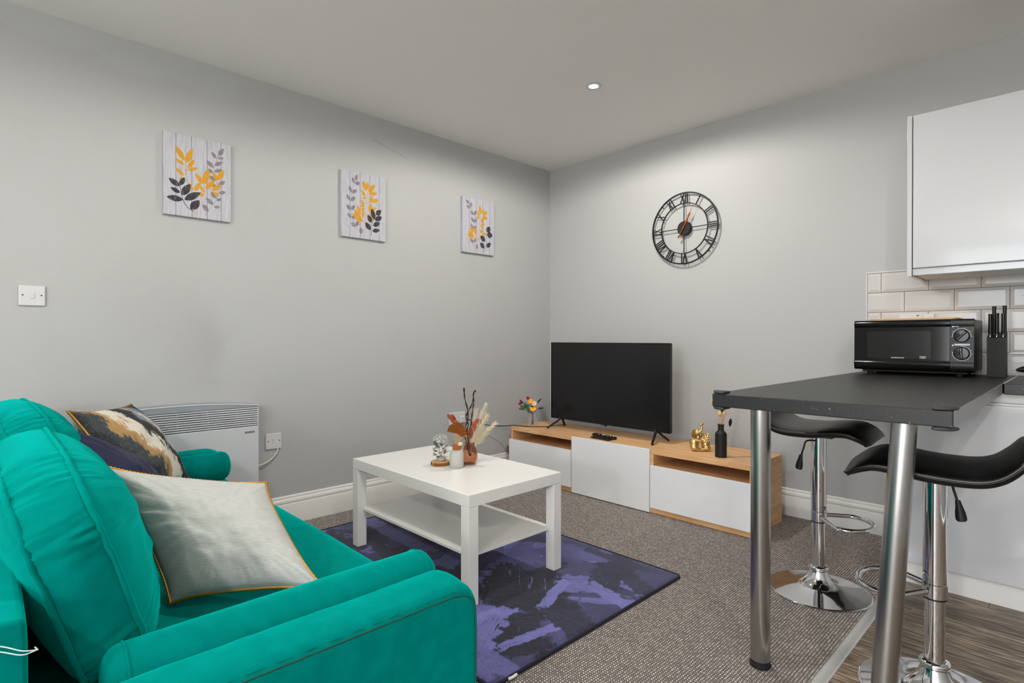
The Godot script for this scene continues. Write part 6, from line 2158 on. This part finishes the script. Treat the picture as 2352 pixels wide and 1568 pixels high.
	for k in tails.size():
		var q = tails[k]
		var t := thing("bunny_tail", q[5], "dried grass", at, 0.0, "bunny tails in the black vase")
		var c: Vector3 = right * q[0] + Vector3(0, q[1], 0) + to * (0.010 * sin(k * 2.3))
		var d: Vector3 = (c - Vector3(0, 0.15, 0)).normalized()
		if k == 9:
			part("stem", MB.new().tube(curve([Vector3(0.0, 0.16, 0), right * 0.016 + Vector3(0, 0.255, 0), right * 0.034 + Vector3(0, 0.262, 0), c + Vector3(0, 0.026, 0)], 24), 0.0005, 5), M.straw, t)
			d = Vector3.DOWN + right * -0.12
		else:
			part("stem", MB.new().tube(curve([Vector3(q[0] * 0.1, 0.15, 0), right * q[0] * 0.45 + Vector3(0, 0.20, 0), c], 14), 0.0009, 5), M.straw, t)
		d = d.normalized()
		var s1 := d.cross(to).normalized()
		var s2 := d.cross(s1)
		var fl := MB.new()
		fl.grid(20, 12, func(u: float, w: float) -> Vector3:
			var a := TAU * u
			var r: float = q[2] * pow(sin(PI * w), 0.8) * (1.0 - 0.25 * w) * 0.86
			return c + d * q[3] * (2.0 * w - 1.0) * 0.92 + (s1 * cos(a) + s2 * sin(a)) * r, true)
		for i in 110:
			var w := rng.randf()
			var a := rng.randf() * TAU
			var r: float = q[2] * pow(sin(PI * w), 0.8) * (1.0 - 0.25 * w) * 0.8
			var o := s1 * cos(a) + s2 * sin(a)
			var p: Vector3 = c + d * q[3] * (2.0 * w - 1.0) * 0.92 + o * r
			fl.tube(PackedVector3Array([p, p + o * q[2] * 0.22 + d * 0.004]), PackedFloat32Array([0.0007, 0.0001]), 3)
		part("head", fl, M.cream_fluff if q[4] == 0 else M.black_fluff, t)
	# remote controls
	for k in 2:
		var a: Vector3 = [Vector3(0.795, top, 0.436), Vector3(0.835, top, 0.505)][k]
		var b: Vector3 = [Vector3(0.995, top, 0.470), Vector3(0.990, top, 0.517)][k]
		var t := thing("remote_control", ["long black television remote with rounded ends lying behind the other remote", "short flat black remote lying nearest the front edge of the bench"][k], "remote control", (a + b) / 2, -atan2(b.z - a.z, b.x - a.x))
		var l: float = a.distance_to(b)
		var hgt: float = 0.018 if k == 0 else 0.009
		var w: float = 0.040 if k == 0 else 0.036
		part("body", MB.new().box(Vector3(0, hgt / 2, 0), Vector3(l, hgt, w), 0.0085 if k == 0 else 0.0035, 3), M.black_plastic if k == 0 else M.black_matt, t)
		for i in 9:
			for j in 3:
				if k == 1 and (j != 1 and i > 3):
					continue
				var bm: Material = M.rubber
				if k == 0 and (i + j) % 4 == 0 or (k == 0 and i == 4):
					bm = M.print_white
				if k == 0 and i == 0 and j == 0:
					bm = M.pink_petal
				part("button", MB.new().box(Vector3((i - 4.0) * l * 0.095, hgt + 0.0006, (j - 1.0) * w * 0.24), Vector3(0.0095 if i != 4 else 0.013, 0.0024, 0.0062), 0.0009), bm, t)
	# clear bud vase with a small bunch of flowers
	var fa := Vector3(0.232, top, 0.448)
	var fv := thing("bud_vase", "round clear glass bud vase at the left end of the oak bench", "vase", fa)
	var gp := PackedVector2Array([Vector2(0, 0.002), Vector2(0.020, 0.0015)])
	gp.append_array(curve2([Vector2(0.024, 0.003), Vector2(0.024, 0.012), Vector2(0.034, 0.028), Vector2(0.0395, 0.046), Vector2(0.036, 0.064), Vector2(0.022, 0.082), Vector2(0.0145, 0.094), Vector2(0.0150, 0.108), Vector2(0.021, 0.116)], 44))
	part("glass", MB.new().lathe(gp, 48), M.clear_glass, fv)
	var kinds := [["pink_bud", "pink ranunculus bud at the top of the small bunch", -0.036, 0.200, 0], ["yellow_bloom", "yellow flower beside the pink bud at the top of the small bunch", -0.016, 0.186, 1], ["white_bloom", "pale pink daisy with a yellow centre at the right of the small bunch", 0.012, 0.172, 2], ["yellow_bloom", "large open yellow flower low in the small bunch", 0.002, 0.136, 1], ["pink_bud", "dark pink bud at the far left of the small bunch", -0.098, 0.160, 0], ["lavender_spike", "navy lavender spike pointing up at the right of the small bunch", 0.040, 0.178, 3], ["lavender_spike", "navy lavender spike lying low at the right of the small bunch", 0.048, 0.134, 3], ["lavender_spike", "navy lavender spike at the left behind the leaves of the small bunch", -0.076, 0.172, 3], ["lavender_spike", "navy lavender spike drooping low at the left of the small bunch", -0.070, 0.128, 3], ["leaf_stem", "stem of broad green leaves at the left of the small bunch", -0.055, 0.150, 4]]
	for k in kinds.size():
		var q = kinds[k]
		var t := thing(q[0], q[1], "flower", fa, 0.0, "flowers in the bud vase")
		var c: Vector3 = right * q[2] * 0.92 + Vector3(0, q[3], 0) + to * (0.020 if q[4] in [1, 2] else 0.004 * (k - 4))
		part("stem", MB.new().tube(curve([Vector3(0.006 * cos(k * 2.0), 0.012, 0.006 * sin(k * 2.0)), Vector3(0.004 * cos(k * 2.0 + 2.0), 0.085, 0.004 * sin(k * 2.0)), right * q[2] * 0.45 + Vector3(0, 0.085 + (q[3] - 0.085) * 0.55, 0), c], 18), 0.0013, 6), M.stem_green, t)
		var fwd = (to + Vector3(0, 0.45, 0) + right * q[2] * 4.0).normalized()
		var s1 = fwd.cross(Vector3.UP).normalized()
		var s2 = s1.cross(fwd).normalized()
		match int(q[4]):
			0:
				for i in 9:
					var a := TAU * i / 9.0 + i * 0.5
					var o = s1 * cos(a) + Vector3.UP * sin(a) * 0.9
					part("petal", MB.new().leaf(c - o * 0.002, (fwd * 0.5 + o * (0.6 if i > 3 else 0.2) + Vector3(0, 0.5, 0)), o.cross(fwd), 0.026, 0.025, -0.25, 0.0012), M.pink_petal, t)
			1:
				var big: float = 0.027 if k == 3 else 0.024
				for i in 6:
					var a := TAU * i / 6.0 + 0.3
					var o = s1 * cos(a) + s2 * sin(a)
					part("petal", MB.new().leaf(c, o + fwd * (0.35 if k == 3 else 0.8), o.cross(fwd), big, big * 0.85, 0.15, 0.0010), M.yellow_petal, t)
				part("heart", MB.new().leaf(c, fwd, s1, 0.010, 0.009, 0.0, 0.004), M.yellow_petal, t)
			2:
				for i in 8:
					var a := TAU * i / 8.0
					var o = s1 * cos(a) + s2 * sin(a)
					part("petal", MB.new().leaf(c, o + fwd * 0.3, o.cross(fwd), 0.022, 0.013, 0.1, 0.0008), M.white_petal, t)
				part("heart", MB.new().leaf(c + fwd * 0.001, fwd, s1, 0.009, 0.011, 0.0, 0.005), M.yellow_petal, t)
			3:
				var d := (right * (0.9 if q[2] > 0 else -0.9) + Vector3(0, 0.9 if q[3] > 0.15 else 0.08, 0)).normalized()
				var sp := MB.new()
				for i in 46:
					var l := 0.036 * i / 46.0
					var a := i * 2.4
					var o := (d.cross(to) * cos(a) + to * sin(a)).normalized()
					sp.leaf(c + d * l, o + d * 0.9, d.cross(o), 0.0085 * (1.1 - l * 14.0), 0.005, 0.0, 0.0014)
				part("spike", sp, M.lavender, t)
			4:
				for i in 8:
					var a := TAU * i / 8.0
					var o := (right * cos(a) + Vector3(0, 0.6 * sin(a) + 0.25, 0) + to * (0.5 if i % 2 else 0.1)).normalized()
					part("leaf", MB.new().leaf(c + right * (0.022 if i % 3 == 0 else -0.004) - Vector3(0, 0.010, 0), o, o.cross(to), 0.042, 0.024, 0.12, 0.0006), M.green_leaf, t)
